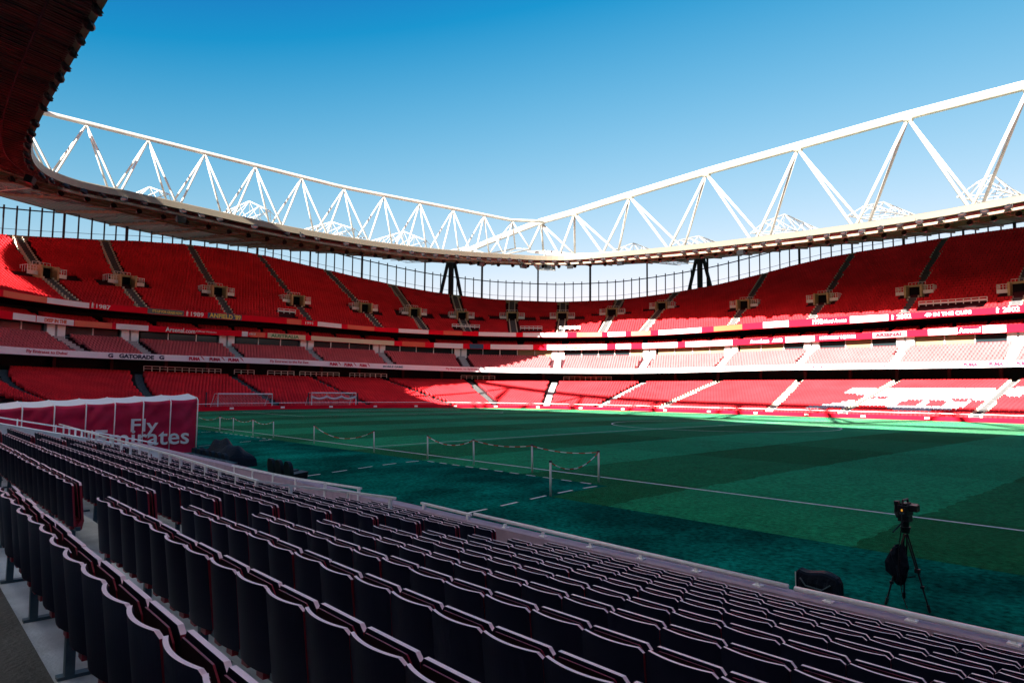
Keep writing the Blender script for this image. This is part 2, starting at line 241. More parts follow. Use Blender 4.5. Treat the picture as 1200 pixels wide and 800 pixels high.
# ---------------------------------------------------------------- plan of the bowl
def plan(a, b, n, N):
    t = np.linspace(0, 2 * np.pi, 80001); c, s = np.cos(t), np.sin(t)
    P = np.stack([a * np.sign(c) * abs(c) ** (2 / n), b * np.sign(s) * abs(s) ** (2 / n)], 1)
    L = np.r_[0, np.cumsum(np.linalg.norm(np.diff(P, axis=0), axis=1))]
    u = np.linspace(0, L[-1], N, endpoint=False)
    Q = np.stack([np.interp(u, L, P[:, 0]), np.interp(u, L, P[:, 1])], 1); k = max(N // 360, 1)
    d = np.roll(Q, -k, 0) - np.roll(Q, k, 0); d /= np.linalg.norm(d, axis=1)[:, None]
    return Q, np.stack([d[:, 1], -d[:, 0]], 1)
NP = 7200
W, NW = plan(60, 41, 3.5, NP); LP, NL = plan(61, 44.8, 8, NP); LP[:, 1] = np.where(LP[:, 1] < 0, LP[:, 1] * 44.1 / 44.8, LP[:, 1])
def at(s, d, base=None):
    P, N = base or (W, NW); i = (s % 1) * NP; a = int(i) % NP; b = (a + 1) % NP; f = i - int(i)
    p = P[a] * (1 - f) + P[b] * f; n = N[a] * (1 - f) + N[b] * f; n = n / np.hypot(*n); q = p + n * d
    return float(q[0]), float(q[1]), float(n[0]), float(n[1])
T = {k: np.array(v) for k, v in CAL['T'].items()}
for k in range(72):
    if .585 < k / 72 < .92: T['lip'][k] = 25.9 - 4.8 * float(np.interp(k / 72, [.75, .775, .86, .89], [0, 1, 1, 0]))  # unseen near lip dips here to shape the shadow edge on the pitch
g = np.array([.1, .2, .4, .2, .1]); T['lip'] = np.convolve(np.r_[T['lip'][-2:], T['lip'], T['lip'][:2]], g, 'valid')
def Z(name, s, o=0.): 
    t = T[name]; i = (s % 1) * 72; a = int(i) % 72; f = i - int(i); return float(t[a] * (1 - f) + t[(a + 1) % 72] * f) + o
def zt(y):
    a = abs(y); s = min(max((a - 36) / 6, 0), 1); s = s * s * (3 - 2 * s)
    return -.3 * (a / 40) ** 2 - (.2 * s if y < 0 else 0)
K = 360
def stations(s0=0., s1=1.):
    n = max(2, int(round((s1 - s0) * K)) + 1); return [s0 + (s1 - s0) * i / (n - 1) for i in range(n)]
def loft(mb, prof, m, s0=0., s1=1., base=None):
    """prof: function s -> list of (offset, z); quads between successive profile points; m: one name or one per strip"""
    rows = [[(lambda q, z: (q[0], q[1], z))(at(s, d, base), z) for d, z in prof(s)] for s in stations(s0, s1)]
    nj = len(rows[0]); b = len(mb.v)
    for r in rows: mb.v += r
    for i in range(len(rows) - 1):
        for j in range(nj - 1):
            mm = m if isinstance(m, str) else m[j]
            if mm is None: continue
            mb.f.append((b + i * nj + j, b + (i + 1) * nj + j, b + (i + 1) * nj + j + 1, b + i * nj + j + 1)); mb.m.append(mb.mi(mm))
LOWS = (-.14, .615)          # the ring's lower tier; the near stretch is the terrace the camera stands on

# tiers: number of rows, first offset, floor function(d, s)
DD = .8
def f_low(k, s): return -.32 + (Z('lowtop', s) - .85 + .32) * k / 23
def f_club(k, s): a = Z('clubtop', s) - .55; return a + (Z('clubseattop', s) - .85 - a) * k / 7
def f_box(k, s): return Z('led2top', s) - .5 + .28 * k
def f_up(k, s): a = Z('led1top', s) - .55; return a + (Z('rim', s) - .85 - a) * k / 30
TIERS = dict(low=(24, 3., f_low), club=(8, 18.9, f_club), box=(3, 24.7, f_box), up=(31, 22.8, f_up))
def steps(t):
    n, d0, fl = TIERS[t]
    def prof(s):
        r = []
        for k in range(n):
            z = fl(k, s); r += [(d0 + k * DD - .05, z), (d0 + (k + 1) * DD - .05, z)]
        return r
    return prof
# ---------------------------------------------------------------- ground
def sheet(name, xs, ys, m, dz, cut=None):
    mb = MB(); mb.grid([[(x, y, zt(y) + dz) for y in ys] for x in xs], m); return mb.build(name)
far = MB(); far.grid([[(x, y, -1.2) for y in (-1500, -700, -200, 200, 700, 1500)] for x in (-1500, -700, -250, 250, 700, 1500)], 'ground')
tag(far.build('ground'), kind='structure')
fr = lambda a, b, n: [a + (b - a) * i / n for i in range(n + 1)]
tag(sheet('apron_turf', fr(-76, 76, 40), fr(-43.6, 56, 120), 'apron', 0), kind='structure')
mb = MB()
mb.grid([[(x, y, zt(y) + .006) for y in fr(-35.45, 39, 90)] for x in fr(-57, 57, 50)], 'pitch')
mb.grid([[(x, y, zt(y) + .006) for y in fr(-38, -35.45, 8)] for x in fr(16.95, 57, 20)], 'pitch')
mb.grid([[(16.95, y, zt(y) + z) for y in fr(-38, -35.45, 8)] for z in (-.02, .006)], 'pitch')
tag(mb.build('pitch_grass'), kind='structure')
mb = MB()
def strip(p, q, w, m='line', dz=.012, n=None):
    p, q = np.array(p, float), np.array(q, float); L = np.hypot(*(q - p)); d = (q - p) / L; r = np.array([-d[1], d[0]]) * w / 2
    n = n or max(1, int(L / 2))
    mb.grid([[(*(p + (q - p) * i / n + r * k), 0) for k in (-1, 1)] for i in range(n + 1)], m)
    for i in range(len(mb.v) - 2 * (n + 1), len(mb.v)):
        x, y, _ = mb.v[i]; mb.v[i] = (x, y, zt(y) + dz)
def arc(cx, cy, r, a0, a1, w=.12):
    n = 96; mb.grid([[(cx + (r + k) * math.cos(a0 + (a1 - a0) * i / n), cy + (r + k) * math.sin(a0 + (a1 - a0) * i / n), 0) for k in (-w / 2, w / 2)] for i in range(n + 1)], 'line')
    for i in range(len(mb.v) - 2 * (n + 1), len(mb.v)):
        x, y, _ = mb.v[i]; mb.v[i] = (x, y, zt(y) + .012)
for y in (-34, 34): strip((-52.5, y), (52.5, y), .12)
for x in (-52.5, 0, 52.5): strip((x, -34), (x, 34), .12)
for sx in (-1, 1):
    strip((sx * 52.5, -20.16), (sx * 36, -20.16), .12); strip((sx * 52.5, 20.16), (sx * 36, 20.16), .12); strip((sx * 36, -20.16), (sx * 36, 20.16), .12)
    strip((sx * 52.5, -9.16), (sx * 47, -9.16), .12); strip((sx * 52.5, 9.16), (sx * 47, 9.16), .12); strip((sx * 47, -9.16), (sx * 47, 9.16), .12)
    a = math.acos(5.5 / 9.15); c0 = math.pi if sx > 0 else 0; arc(sx * 41.5, 0, 9.15, c0 - a, c0 + a)
arc(0, 0, 9.15, 0, 2 * math.pi); arc(0, 0, .12, 0, 2 * math.pi, .2)
tag(mb.build('pitch_lines'), kind='structure')
mb = MB()     # dashed technical areas
def dashes(p, q, n, ln=.5):
    p, q = np.array(p), np.array(q); L = np.hypot(*(q - p)); d = (q - p) / L
    for i in range(n):
        c = p + (q - p) * (i + .5) / n; strip(c - d * ln / 2, c + d * ln / 2, .09, n=1)
dashes((7.2, -35.5), (16.5, -35.5), 11, .45); dashes((7.1, -41), (7.1, -35.5), 5, .62); dashes((16.75, -41.1), (16.75, -35.5), 5, .62)
dashes((-17.5, -35.5), (-7.9, -35.5), 11, .45); dashes((-7.8, -41), (-7.8, -35.5), 5, .62); dashes((-17.5, -41), (-17.5, -35.5), 5, .62)
tag(mb.build('technical_area_lines'), kind='structure')

# ---------------------------------------------------------------- the stand (one building)
stand = empty('stadium_stand', (0, 0, 0), 'red three-tiered stadium bowl wrapping the far side and end of the pitch', 'grandstand')
mb = MB(); loft(mb, steps('low'), 'tread', *LOWS); mb.build('lower_tier', stand)
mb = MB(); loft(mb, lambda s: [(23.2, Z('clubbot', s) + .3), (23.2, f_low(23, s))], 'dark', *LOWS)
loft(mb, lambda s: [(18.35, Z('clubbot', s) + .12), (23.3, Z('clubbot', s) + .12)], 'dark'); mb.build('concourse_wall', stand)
mb = MB(); loft(mb, lambda s: [(18.35, Z('clubbot', s)), (18., Z('clubbot', s)), (18., Z('clubtop', s)), (18.3, Z('clubtop', s)), (18.3, Z('clubtop', s) - .5), (18.85, Z('clubtop', s) - .55)], ['fascia', 'fascia', 'fascia', 'fascia', 'tread'])
club_board = mb.build('white_fascia', stand)
mb = MB(); loft(mb, steps('club'), 'tread'); mb.build('club_tier', stand)
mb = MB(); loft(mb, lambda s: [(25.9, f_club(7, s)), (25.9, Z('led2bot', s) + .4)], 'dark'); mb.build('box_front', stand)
mb = MB(); loft(mb, lambda s: [(25.95, Z('led2bot', s) + .1), (24.25, Z('led2bot', s) + .1), (24.25, Z('led2bot', s)), (24., Z('led2bot', s)), (24., Z('led2top', s)), (24.3, Z('led2top', s)), (24.3, Z('led2top', s) - .5), (24.65, Z('led2top', s) - .5)], ['dark', 'dark', 'ledred', 'ledred', 'ledred', 'ledred', 'tread'])
led2 = mb.build('display_board', stand)
mb = MB(); loft(mb, steps('box'), 'tread'); mb.build('box_tier', stand)
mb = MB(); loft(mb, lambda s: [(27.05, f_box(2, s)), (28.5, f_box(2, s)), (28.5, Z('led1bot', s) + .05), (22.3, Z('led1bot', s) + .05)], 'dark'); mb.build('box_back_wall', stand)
mb = MB(); loft(mb, lambda s: [(22.3, Z('led1bot', s)), (22., Z('led1bot', s)), (22., Z('led1top', s)), (22.3, Z('led1top', s)), (22.3, Z('led1top', s) - .55), (22.75, Z('led1top', s) - .55)], ['ledred', 'ledred', 'ledred', 'ledred', 'tread'])
led1 = mb.build('display_board', stand)
mb = MB(); loft(mb, steps('up'), 'tread'); mb.build('upper_tier', stand)
mb = MB(); loft(mb, lambda s: [(47.55, Z('rim', s) - .85), (48.1, Z('rim', s) - .85), (48.1, Z('rim', s) + .12), (48.6, Z('rim', s) + .12), (48.6, Z('rim', s) - 2), (54, 12.), (54, -1.2)], ['tread', 'ochre', 'ochre', 'grey', 'grey', 'grey']); mb.build('rim_parapet', stand)
# stairs (a lighter strip with nosings on both sides), one per aisle
def lerp(a, b, f): return a + (b - a) * f
def frame(s, d):
    x, y, nx, ny = at(s, d); return Vector((x, y, 0)), Vector((nx, ny, 0)), Vector((ny, -nx, 0))
def stairs(t, s_a, s_b, name='stair', dots=True, mstep='stair', half=.55):
    n, d0, fl = TIERS[t]; mb = MB()
    for k in range(n):
        s = lerp(s_a, s_b, k / max(1, n - 1)); p, N, R = frame(s, d0 + (k + .5) * DD); z = fl(k, s)
        mb.box(p + Vector((0, 0, z + .08)), (half, DD / 2, .09), mstep, (R, N, Vector((0, 0, 1))))
        mb.box(p - N * .2 + Vector((0, 0, z + .25)), (half, .2, .09), mstep, (R, N, Vector((0, 0, 1))))
        if dots:
            for sg in (-1, 1): mb.box(p + R * sg * (half + .02) + N * .25 + Vector((0, 0, z + .45)), (.10, .12, .30), 'nosing', (R, N, Vector((0, 0, 1))))
    return mb.build(name, stand)
UP = [(s, d, st) for (s, d), st in zip(CAL['up'], CAL['uptop'])]
up_aisle = []
for s, d, st in UP:
    f = (d - 22.8) / 24.5; s0 = s + (s - st) * (f / (1 - f)) * .6; up_aisle.append((s0, s, d, st))
def up_s(a, d):
    s0, sv, dv, st = a
    return lerp(s0, sv, (d - 22.8) / (dv - 22.8)) if d < dv else lerp(sv, st, (d - dv) / (47.5 - dv))
for a in up_aisle:
    mb = MB(); light = abs(a[1] - .404) < .045
    for k in range(31):
        d = 22.8 + (k + .5) * DD
        if abs(d - a[2] - .5) < 1.1: 
            if mb.v: mb.build('stair', stand); mb = MB()
            continue
        s = up_s(a, d); p, N, R = frame(s, d); z = f_up(k, s); ax = (R, N, Vector((0, 0, 1)))
        mb.box(p + Vector((0, 0, z + .1)), (.62, DD / 2, .12), 'ochre' if light and d > a[2] else 'stair', ax)
        mb.box(p - N * .2 + Vector((0, 0, z + .32)), (.62, .2, .12), 'stair', ax)
        for sg in (-1, 1): mb.box(p + R * sg * .68 + N * .2 + Vector((0, 0, z + .42)), (.10, .14, .36), 'nosing', ax)
    mb.build('stair', stand)
for sa, sb in zip(CAL['lowb'], CAL['low']): stairs('low', sa, sb, dots=.2 < sb < .36, mstep='stair' if sb > .42 or sb < .30 else 'grey')
for s in CAL['club']: stairs('club', s, s, dots=False, half=.7, mstep='grey')
# vomitories of the upper tier
for a in up_aisle:
    s, d = a[1], a[2]; p, N, R = frame(s, d); kz = (d - 22.8) / DD; z = f_up(kz, s); up = Vector((0, 0, 1)); ax = (R, N, up)
    mb = MB()
    for sg in (-1, 1): mb.box(p + R * sg * 1.15 + N * .6 + up * (z + .75), (.14, 1.6, 1.0), 'ochre', ax)
    mb.box(p + N * 1.3 + up * (z + 1.75), (1.3, .95, .16), 'ochre', ax)
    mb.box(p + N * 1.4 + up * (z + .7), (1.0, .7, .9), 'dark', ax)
    v = mb.build('vomitory', stand)
    mb = MB()
    for sg in (-1, 1):
        c = p + R * sg * 1.95 - N * .3; mb.box(c + up * (z + .55), (.8, .06, .28), 'white', ax)
        for i in range(5): mb.box(c + R * (i - 2) * .38 + up * (z + 1.1), (.03, .03, .5), 'white', ax)
        mb.box(c + up * (z + 1.58), (.8, .035, .035), 'white', ax); mb.box(c + up * (z + 1.2), (.8, .025, .025), 'white', ax)
        e = p + R * sg * 2.72 + N * .6; mb.box(e + up * (z + 1.6), (.035, .95, .035), 'white', ax)
        for i in range(4): mb.box(e + N * (i - 1.5) * .55 + up * (z + 1.15), (.03, .03, .5), 'white', ax)
        mb.build('handrail', v); mb = MB()
    mb.box(p + N * 1.2 + up * (z + 2.4), (1.25, .03, .03), 'white', ax)
    for i in range(6): mb.box(p + N * 1.2 + R * (i - 2.5) * .5 + up * (z + 2.15), (.025, .025, .28), 'white', ax)
    mb.build('handrail', v)
# wheelchair bays with white rails low on the upper tier (two stretches) and white railings behind the lower tier
def railing(s0, s1, d, zf, h, name, gap=1.1, par=stand, panel=False, w=.05):
    x0, y0, _, _ = at(s0, d); x1, y1, _, _ = at(s1, d); n = max(2, int(math.hypot(x1 - x0, y1 - y0) / gap)); mb = MB(); pr = None
    for i in range(n + 1):
        s = lerp(s0, s1, i / n); x, y, _, _ = at(s, d); z = zf(s); mb.box((x, y, z + h / 2), (w, w, h / 2), 'white'); q = Vector((x, y, z + h))
        if pr:
            mb.bar(pr, q, w * 1.6, w * 1.6, 'white'); dn = Vector((0, 0, h * .5)); mb.bar(pr - dn, q - dn, w, w * (5 if panel else 1.2), 'white')
        pr = q
    return mb.build(name, par)
for s0, s1 in ((.555, .532), (.527, .519), (.513, .500), (.497, .477), (.472, .456), (.43, .42), (.40, .385)):
    railing(s1, s0, 22.35, lambda s: f_low(23, s) + .85, .75, 'handrail', 1.0)
for s0, s1 in ((.4065, .4125), (.3955, .4015), (.237, .2625), (.497, .506), (.424, .432)):
    railing(s0, s1, 24.9, lambda s: f_up(2, s) + .7, .8, 'handrail', .9, panel=True)
# piers between the executive boxes, and the boxes' windows
for s in CAL['club']:
    p, N, R = frame(s, 25.5); z0 = f_club(7, s); z1 = Z('led2bot', s) + .08; mb = MB()
    for sg in (-1, 1): mb.box(p + R * sg * .72 + Vector((0, 0, (z0 + z1) / 2)), (.55, .30, (z1 - z0) / 2), 'white', (R, N, Vector((0, 0, 1))))
    mb.box(p + N * .1 + Vector((0, 0, (z0 + z1) / 2)), (.17, .1, (z1 - z0) / 2 - .02), 'grey', (R, N, Vector((0, 0, 1))))
    mb.build('pier', stand)
edges = [.2] + sorted(CAL['club']) + [.592]; nwin = 0
for e0, e1 in zip(edges[:-1], edges[1:]):
    x0, y0, _, _ = at(e0, 25.8); x1, y1, _, _ = at(e1, 25.8); L = math.hypot(x1 - x0, y1 - y0); n = max(1, int(round((L - 2.6) / 3.6)))
    for i in range(n):
        s = e0 + (e1 - e0) * (1.3 + (L - 2.6) * (i + .5) / n) / L; p, N, R = frame(s, 25.78); up = Vector((0, 0, 1)); nwin += 1
        w = (L - 2.6) / n / 2; z0 = f_club(7, s) + .35; z1 = Z('led2bot', s) + .05; zc = (z0 + z1) / 2; h = (z1 - z0) / 2; mb = MB(); ax = (R, N, up)
        lit = s < .42  # brighter side: light put into paler sills and warm pane colour
        mb.box(p + R * w + up * zc - N * .06, (.07, .06, h), 'white', ax); mb.box(p + up * (z0 + .06) - N * .06, (w - .08, .05, .07), 'white' if lit else 'grey', ax)
        wn = mb.build('window', stand); mb = MB()
        mb.box(p + up * (zc + .03), (w - .08, .03, h - .04), 'warm' if (lit and rng.random() < .6) else 'glass', ax); mb.build('pane', wn)
# columns under the white fascia
for s in (.5745, .5625, .549, .5365, .5215, .502, .4855, .4675, .4495, .436, .4215, .406, .3905, .378, .362, .345, .327, .308, .289, .270, .250, .232):
    p, N, R = frame(s, 22.7); mb = MB(); z0 = f_low(23, s); z1 = Z('clubbot', s) + .1
    mb.box(p + Vector((0, 0, (z0 + z1) / 2)), (.22, .22, (z1 - z0) / 2), 'tread', (R, N, Vector((0, 0, 1)))); mb.build('column', stand)

# ---- display boards: coloured panels and lettering
def panel(s0, s1, d, zb, zt_, m, par, name='display_panel'):
    mb = MB(); a, b = min(s0, s1), max(s0, s1); n = max(2, int((b - a) * 720)); rows = []
    for i in range(n + 1):
        s = a + (b - a) * i / n; x, y, _, _ = at(s, d - .05); rows.append([(x, y, Z(zb, s, .05)), (x, y, Z(zt_, s, -.05))])
    mb.grid(rows, m); return mb.build(name, par)
def text_mesh(txt, bold=.012, shear=0):
    cu = bpy.data.curves.new('lettering', 'FONT'); cu.body = txt; cu.size = 1; cu.offset = bold; cu.resolution_u = 3; cu.shear = shear; cu.extrude = .02
    o = bpy.data.objects.new('lettering', cu); C.objects.link(o); dg = bpy.context.evaluated_depsgraph_get(); dg.update()
    me = bpy.data.meshes.new_from_object(o.evaluated_get(dg)); bpy.data.objects.remove(o); bpy.data.curves.remove(cu); return me
def lettering(txt, s0, s1, d, z0, z1, m, par, bold=.02, shear=0):
    me = text_mesh(txt, bold, shear); V = np.array([v.co[:] for v in me.vertices])
    if not len(V): return
    x0, y0, _, _ = at(s0, d); x1, y1, _, _ = at(s1, d); wd = math.hypot(x1 - x0, y1 - y0); cx, cy, nx, ny = at((s0 + s1) / 2, d - .11)
    lo, hi = V.min(0), V.max(0); u = (V[:, 0] - (lo[0] + hi[0]) / 2) / (hi[0] - lo[0]) * wd; v = (V[:, 1] - lo[1]) / (hi[1] - lo[1]) * (z1 - z0) + z0
    # follow the curve of the board letter by letter
    sm = (s0 + s1) / 2; ds = (s1 - s0) / wd; out = []
    for uu, vv, ww in zip(u, v, V[:, 2]):
        X = at(sm + uu * ds, d - .10 - ww * .5); out.append((X[0], X[1], vv))
    me.vertices.foreach_set('co', np.array(out, dtype=np.float32).ravel()); me.materials.clear(); me.materials.append(M[m]); me.update()
    o = bpy.data.objects.new('lettering', me); C.objects.link(o); o.parent = par; return o
def LT(tab, key, txt, m, zb, zt_, d, par, pad=.14, bold=.02, shear=0):
    s0, s1 = CAL[tab][key]; sm = (s0 + s1) / 2; a, b = Z(zb, sm), Z(zt_, sm); h = b - a
    lettering(txt, s0, s1, d, a + h * pad, b - h * pad, m, par, bold, shear)
def PN(tab, key, m, zb, zt_, d, par):
    s0, s1 = CAL[tab][key]; panel(s0, s1, d, zb, zt_, m, par)
def figure_mark(k):
    s0, s1 = CAL['L1'][k]; sm = (s0 + s1) / 2; zz = Z('led1bot', sm); mb = MB(); p, N, R = frame(sm, 21.9); ax = (R, N, Vector((0, 0, 1)))
    for dx, dz, w_, h_ in ((0, .82, .07, .07), (0, .58, .12, .15), (-.08, .28, .05, .16), (.08, .28, .05, .16), (.17, .66, .06, .04)): mb.box(p + R * dx + Vector((0, 0, zz + dz)), (w_, .01, h_), 'white', ax)
    mb.build('player_mark', led1)
A1 = ('led1bot', 'led1top', 22., led1); A2 = ('led2bot', 'led2top', 24., led2); A3 = ('clubbot', 'clubtop', 18., club_board)
PN('L1', '0-52', 'orange', *A1); PN('L1', '52-102', 'fascia', *A1); LT('L1', '110-127', '1987', 'white', *A1)  # the orange panel is red board with sunlight put into its colour
figure_mark('103-108'); PN('L1', '171-214', 'slate', *A1)
def sub(tab, key, f0, f1): s0, s1 = CAL[tab][key]; return lerp(s0, s1, f0), lerp(s0, s1, f1)
CAL['L1']['x1'] = sub('L1', '171-214', .12, .95); LT('L1', 'x1', "IT'S UP FOR GRABS NOW", 'yellow', *A1, pad=.27, bold=.03)
LT('L1', '222-237', '1989', 'white', *A1); figure_mark('216-219'); PN('L1', '242-282', 'navy', *A1)
CAL['L1']['x2'] = sub('L1', '242-282', .04, .97); LT('L1', 'x2', "ANFIELD '89", 'yellow', *A1, pad=.10, bold=.03)
LT('L1', '953-965', '1998', 'white', *A1); LT('L1', '966-993', 'Merci Arsene', 'white', *A1, pad=.24, shear=.2)
PN('L1', '997-1042', 'fascia', *A1); CAL['L1']['x3'] = sub('L1', '997-1042', .05, .95); LT('L1', 'x3', "OLD TRAFFORD '02", 'grey', *A1, pad=.2, bold=.03)
figure_mark('1045-1049'); LT('L1', '1052-1069', '2002', 'white', *A1); LT('L1', '1085-1140', '49 IN THE CUPS', 'white', *A1, pad=.16, bold=.05)
figure_mark('1168-1173'); LT('L1', '1177-1197', '2002', 'white', *A1)
L1s = lambda a, b: (a, b)
for s0, s1, m in ((.505, .4975, 'orange'), (.489, .477, 'fascia'), (.474, .462, 'orange'), (.452, .441, 'fascia'), (.436, .430, 'orange'), (.425, .414, 'fascia'), (.412, .399, 'fascia'), (.396, .388, 'orange'), (.386, .380, 'fascia'), (.378, .371, 'orange'), (.368, .351, 'fascia'), (.346, .334, 'orange'), (.325, .314, 'fascia')):  # orange stretches paint sunlight into the board colour
    panel(s0, s1, 22., 'led1bot', 'led1top', m, led1)
lettering('1991', .4955, .4915, 22., Z('led1bot', .493) + .22, Z('led1top', .493) - .22, 'white', led1)
lettering('Arsenal', .362, .354, 22., Z('led1bot', .358) + .2, Z('led1top', .358) - .2, 'redink', led1)
PN('L2', '13-40', 'fascia', *A2); PN('L2', '41-85', 'fascia', *A2); CAL['L2']['x1'] = sub('L2', '41-85', .2, .8); LT('L2', 'x1', 'DEEP IN THE', 'orange', *A2, pad=.22, bold=.05)
PN('L2', '86-130', 'orange', *A2); PN('L2', '135-173', 'fascia', *A2)
LT('L2', '193-228', 'Arsenal.com', 'white', *A2, pad=.10, bold=.02); LT('L2', '229-253', 'Official Website', 'white', *A2, pad=.36)
PN('L2', '283-290', 'fascia', *A2); LT('L2', '291-299', 'JOIN US', 'white', *A2, pad=.25); panel(.5195, .513, 24., 'led2bot', 'led2top', 'orange', led2)
CAL['L2']['x9'] = (.5118, .4925); PN('L2', 'x9', 'cream', *A2); LT('L2', '317-350', 'AUSTRALIA', 'greenink', *A2, pad=.18, bold=.03)
for s0, s1, m in ((.4895, .452, 'cream'), (.449, .441, 'orange'), (.438, .429, 'fascia'), (.427, .423, 'navy'), (.421, .409, 'fascia'), (.405, .387, 'fascia'), (.384, .379, 'fascia'), (.375, .362, 'fascia'), (.359, .340, 'fascia'), (.3175, .305, 'fascia'), (.2585, .2475, 'fascia'), (.2385, .2305, 'fascia')):
    panel(s0, s1, 24., 'led2bot', 'led2top', m, led2)
LT('L2', '961-1003', 'HIGHBURY SQUARE', 'fascia', *A2, pad=.2, bold=.05)
PN('L2', '1023-1063', 'grey', *A2); CAL['L2']['x5'] = sub('L2', '1023-1063', .08, .9); LT('L2', 'x5', 'ARSENAL', 'ledred', *A2, pad=.2, bold=.05)
LT('L2', '1124-1150', 'Arsenal', 'white', *A2, pad=.16, bold=.05); LT('L2', '905-917', '.com', 'white', *A2, pad=.2, bold=.03)
lettering('Arsenal.com', .3325, .3245, 24., Z('led2bot', .33) + .2, Z('led2top', .33) - .2, 'white', led2, .04)
lettering('Arsenal.com', .400, .391, 24., Z('led2bot', .395) + .2, Z('led2top', .395) - .2, 'orange', led2, .04)
LT('CL', '31-79', 'Fly Emirates to Dubai', 'redink', *A3, pad=.22); LT('CL', '127-133', 'G', 'ink', *A3, pad=.16, bold=.05); LT('CL', '140-181', 'GATORADE', 'ink', *A3, pad=.16, bold=.05); LT('CL', '187-193', 'G', 'ink', *A3, pad=.16, bold=.05)
for k in ('222-240', '246-264', '268-286', '387-400', '404-418', '422-434', '1128-1152', '1158-1182', '1190-1214'):
    CAL['CL']['p'] = sub('CL', k, 0, .72); LT('CL', 'p', 'PUMA', 'redink', *A3, pad=.2, bold=.07)
    s0, s1 = sub('CL', k, .76, 1.); sm = (s0 + s1) / 2; zz = Z('clubbot', sm); mb = MB(); P = [at(lerp(s0, s1, q), 17.92) for q in (0, .35, .6, 1.)]
    mb.grid([[(P[i][0], P[i][1], zz + a), (P[i][0], P[i][1], zz + b)] for i, (a, b) in enumerate(((.78, .84), (.62, .82), (.45, .68), (.25, .36)))], 'redink'); mb.build('leaping_cat_mark', club_board)
LT('CL', '317-362', 'Fly Emirates to the Far East', 'redink', *A3, pad=.24); LT('CL', '523-560', 'Fly Emirates to Sydney', 'redink', *A3, pad=.28)
lettering('MOBILE GAME', .462, .4535, 18., Z('clubbot', .458) + .28, Z('clubtop', .458) - .28, 'teal', club_board, .03)
LT('CL', '780-810', 'Fly Emirates to Dubai', 'redink', *A3, pad=.28); LT('CL', '838-885', 'Arsenal.com/membership', 'redink', *A3, pad=.22); LT('CL', '919-974', 'Arsenal.com/membership', 'redink', *A3, pad=.22)
LT('CL', '1014-1085', 'Fly Emirates to the Indian Ocean', 'redink', *A3, pad=.24); PN('CL', '1088-1118', 'grey', *A3)

# ---------------------------------------------------------------- red pitchside wall
mb = MB()
def wprof(s):
    x, y, _, _ = at(s, 0); z = zt(y) - .1; return [(0, z), (0, z + .62), (.35, z + .62), (.35, -.35)]
loft(mb, wprof, ['wallred', 'wallred', 'wallred'], *LOWS)
w = tag(mb.build('pitchside_wall'), 'low red wall running round the far edge of the pitch', 'wall')
mb = MB(); loft(mb, lambda s: [(.3, zt(at(s, 0)[1]) + .86), (.36, zt(at(s, 0)[1]) + .92)], 'white', *LOWS); mb.build('top_rail', w)
mb = MB()
for s in np.arange(.24, .58, .021):
    x, y, nx, ny = at(s, -.03); mb.box((x, y, zt(y) + .28), (.28, .02, .12), 'white', (Vector((ny, -nx, 0)), Vector((nx, ny, 0)), Vector((0, 0, 1))))
mb.build('white_marking', w)
# ---------------------------------------------------------------- far seats (too many to count): one object
cam_loc = np.array(CAL['cam'][0]); camR, camU, camB = [np.array(v) for v in CAL['cam'][1:]]
def px(P):
    d = np.atleast_2d(P) - cam_loc; z = -(d @ camB); return 600 + 800 * (d @ camR) / z, 400 - 800 * (d @ camU) / z, z
A_BOX = [(-.205, 0, .28), (.205, 0, .28), (.205, .05, .28), (-.205, .05, .28), (-.205, .08, .85), (.205, .08, .85), (.205, .13, .85), (-.205, .13, .85)]
B_BOX = [(-.20, -.20, .40), (.20, -.20, .40), (.20, -.12, .36), (-.20, -.12, .36), (-.20, -.14, .74), (.20, -.14, .74), (.20, -.08, .74), (-.20, -.08, .74)]
tmplV = np.array(A_BOX + B_BOX); fq = [(0, 1, 5, 4), (1, 2, 6, 5), (2, 3, 7, 6), (3, 0, 4, 7), (4, 5, 6, 7)]
tmplF = np.array(fq + [tuple(i + 8 for i in q) for q in fq])
def inside(poly, s, d):
    x = np.array([q[0] for q in poly]); y = np.array([q[1] for q in poly]); r = np.zeros(len(s), bool); j = len(x) - 1
    for i in range(len(x)):
        with np.errstate(divide='ignore', invalid='ignore'):
            c = ((y[i] > d) != (y[j] > d)) & (s < (x[j] - x[i]) * (d - y[i]) / (y[j] - y[i] + 1e-12) + x[i])
        r ^= c; j = i
    return r
pos, nrm, typ = [], [], []
def vec_at(sv, d):
    i = (sv % 1) * NP; a = i.astype(int) % NP; f = (i - i.astype(int))[:, None]; b = (a + 1) % NP
    n = NW[a] * (1 - f) + NW[b] * f; n /= np.linalg.norm(n, axis=1)[:, None]; return W[a] * (1 - f) + W[b] * f + n * d, n
def vecZ(name, s): return np.interp((s % 1) * 72, np.arange(73), np.r_[T[name], T[name][0]])
def floor_vec(t, k, s):
    if t == 'low': return -.32 + (vecZ('lowtop', s) - .85 + .32) * k / 23
    if t == 'club': a = vecZ('clubtop', s) - .55; return a + (vecZ('clubseattop', s) - .85 - a) * k / 7
    if t == 'box': return vecZ('led2top', s) - .5 + .28 * k
    a = vecZ('led1top', s) - .55; return a + (vecZ('rim', s) - .85 - a) * k / 30
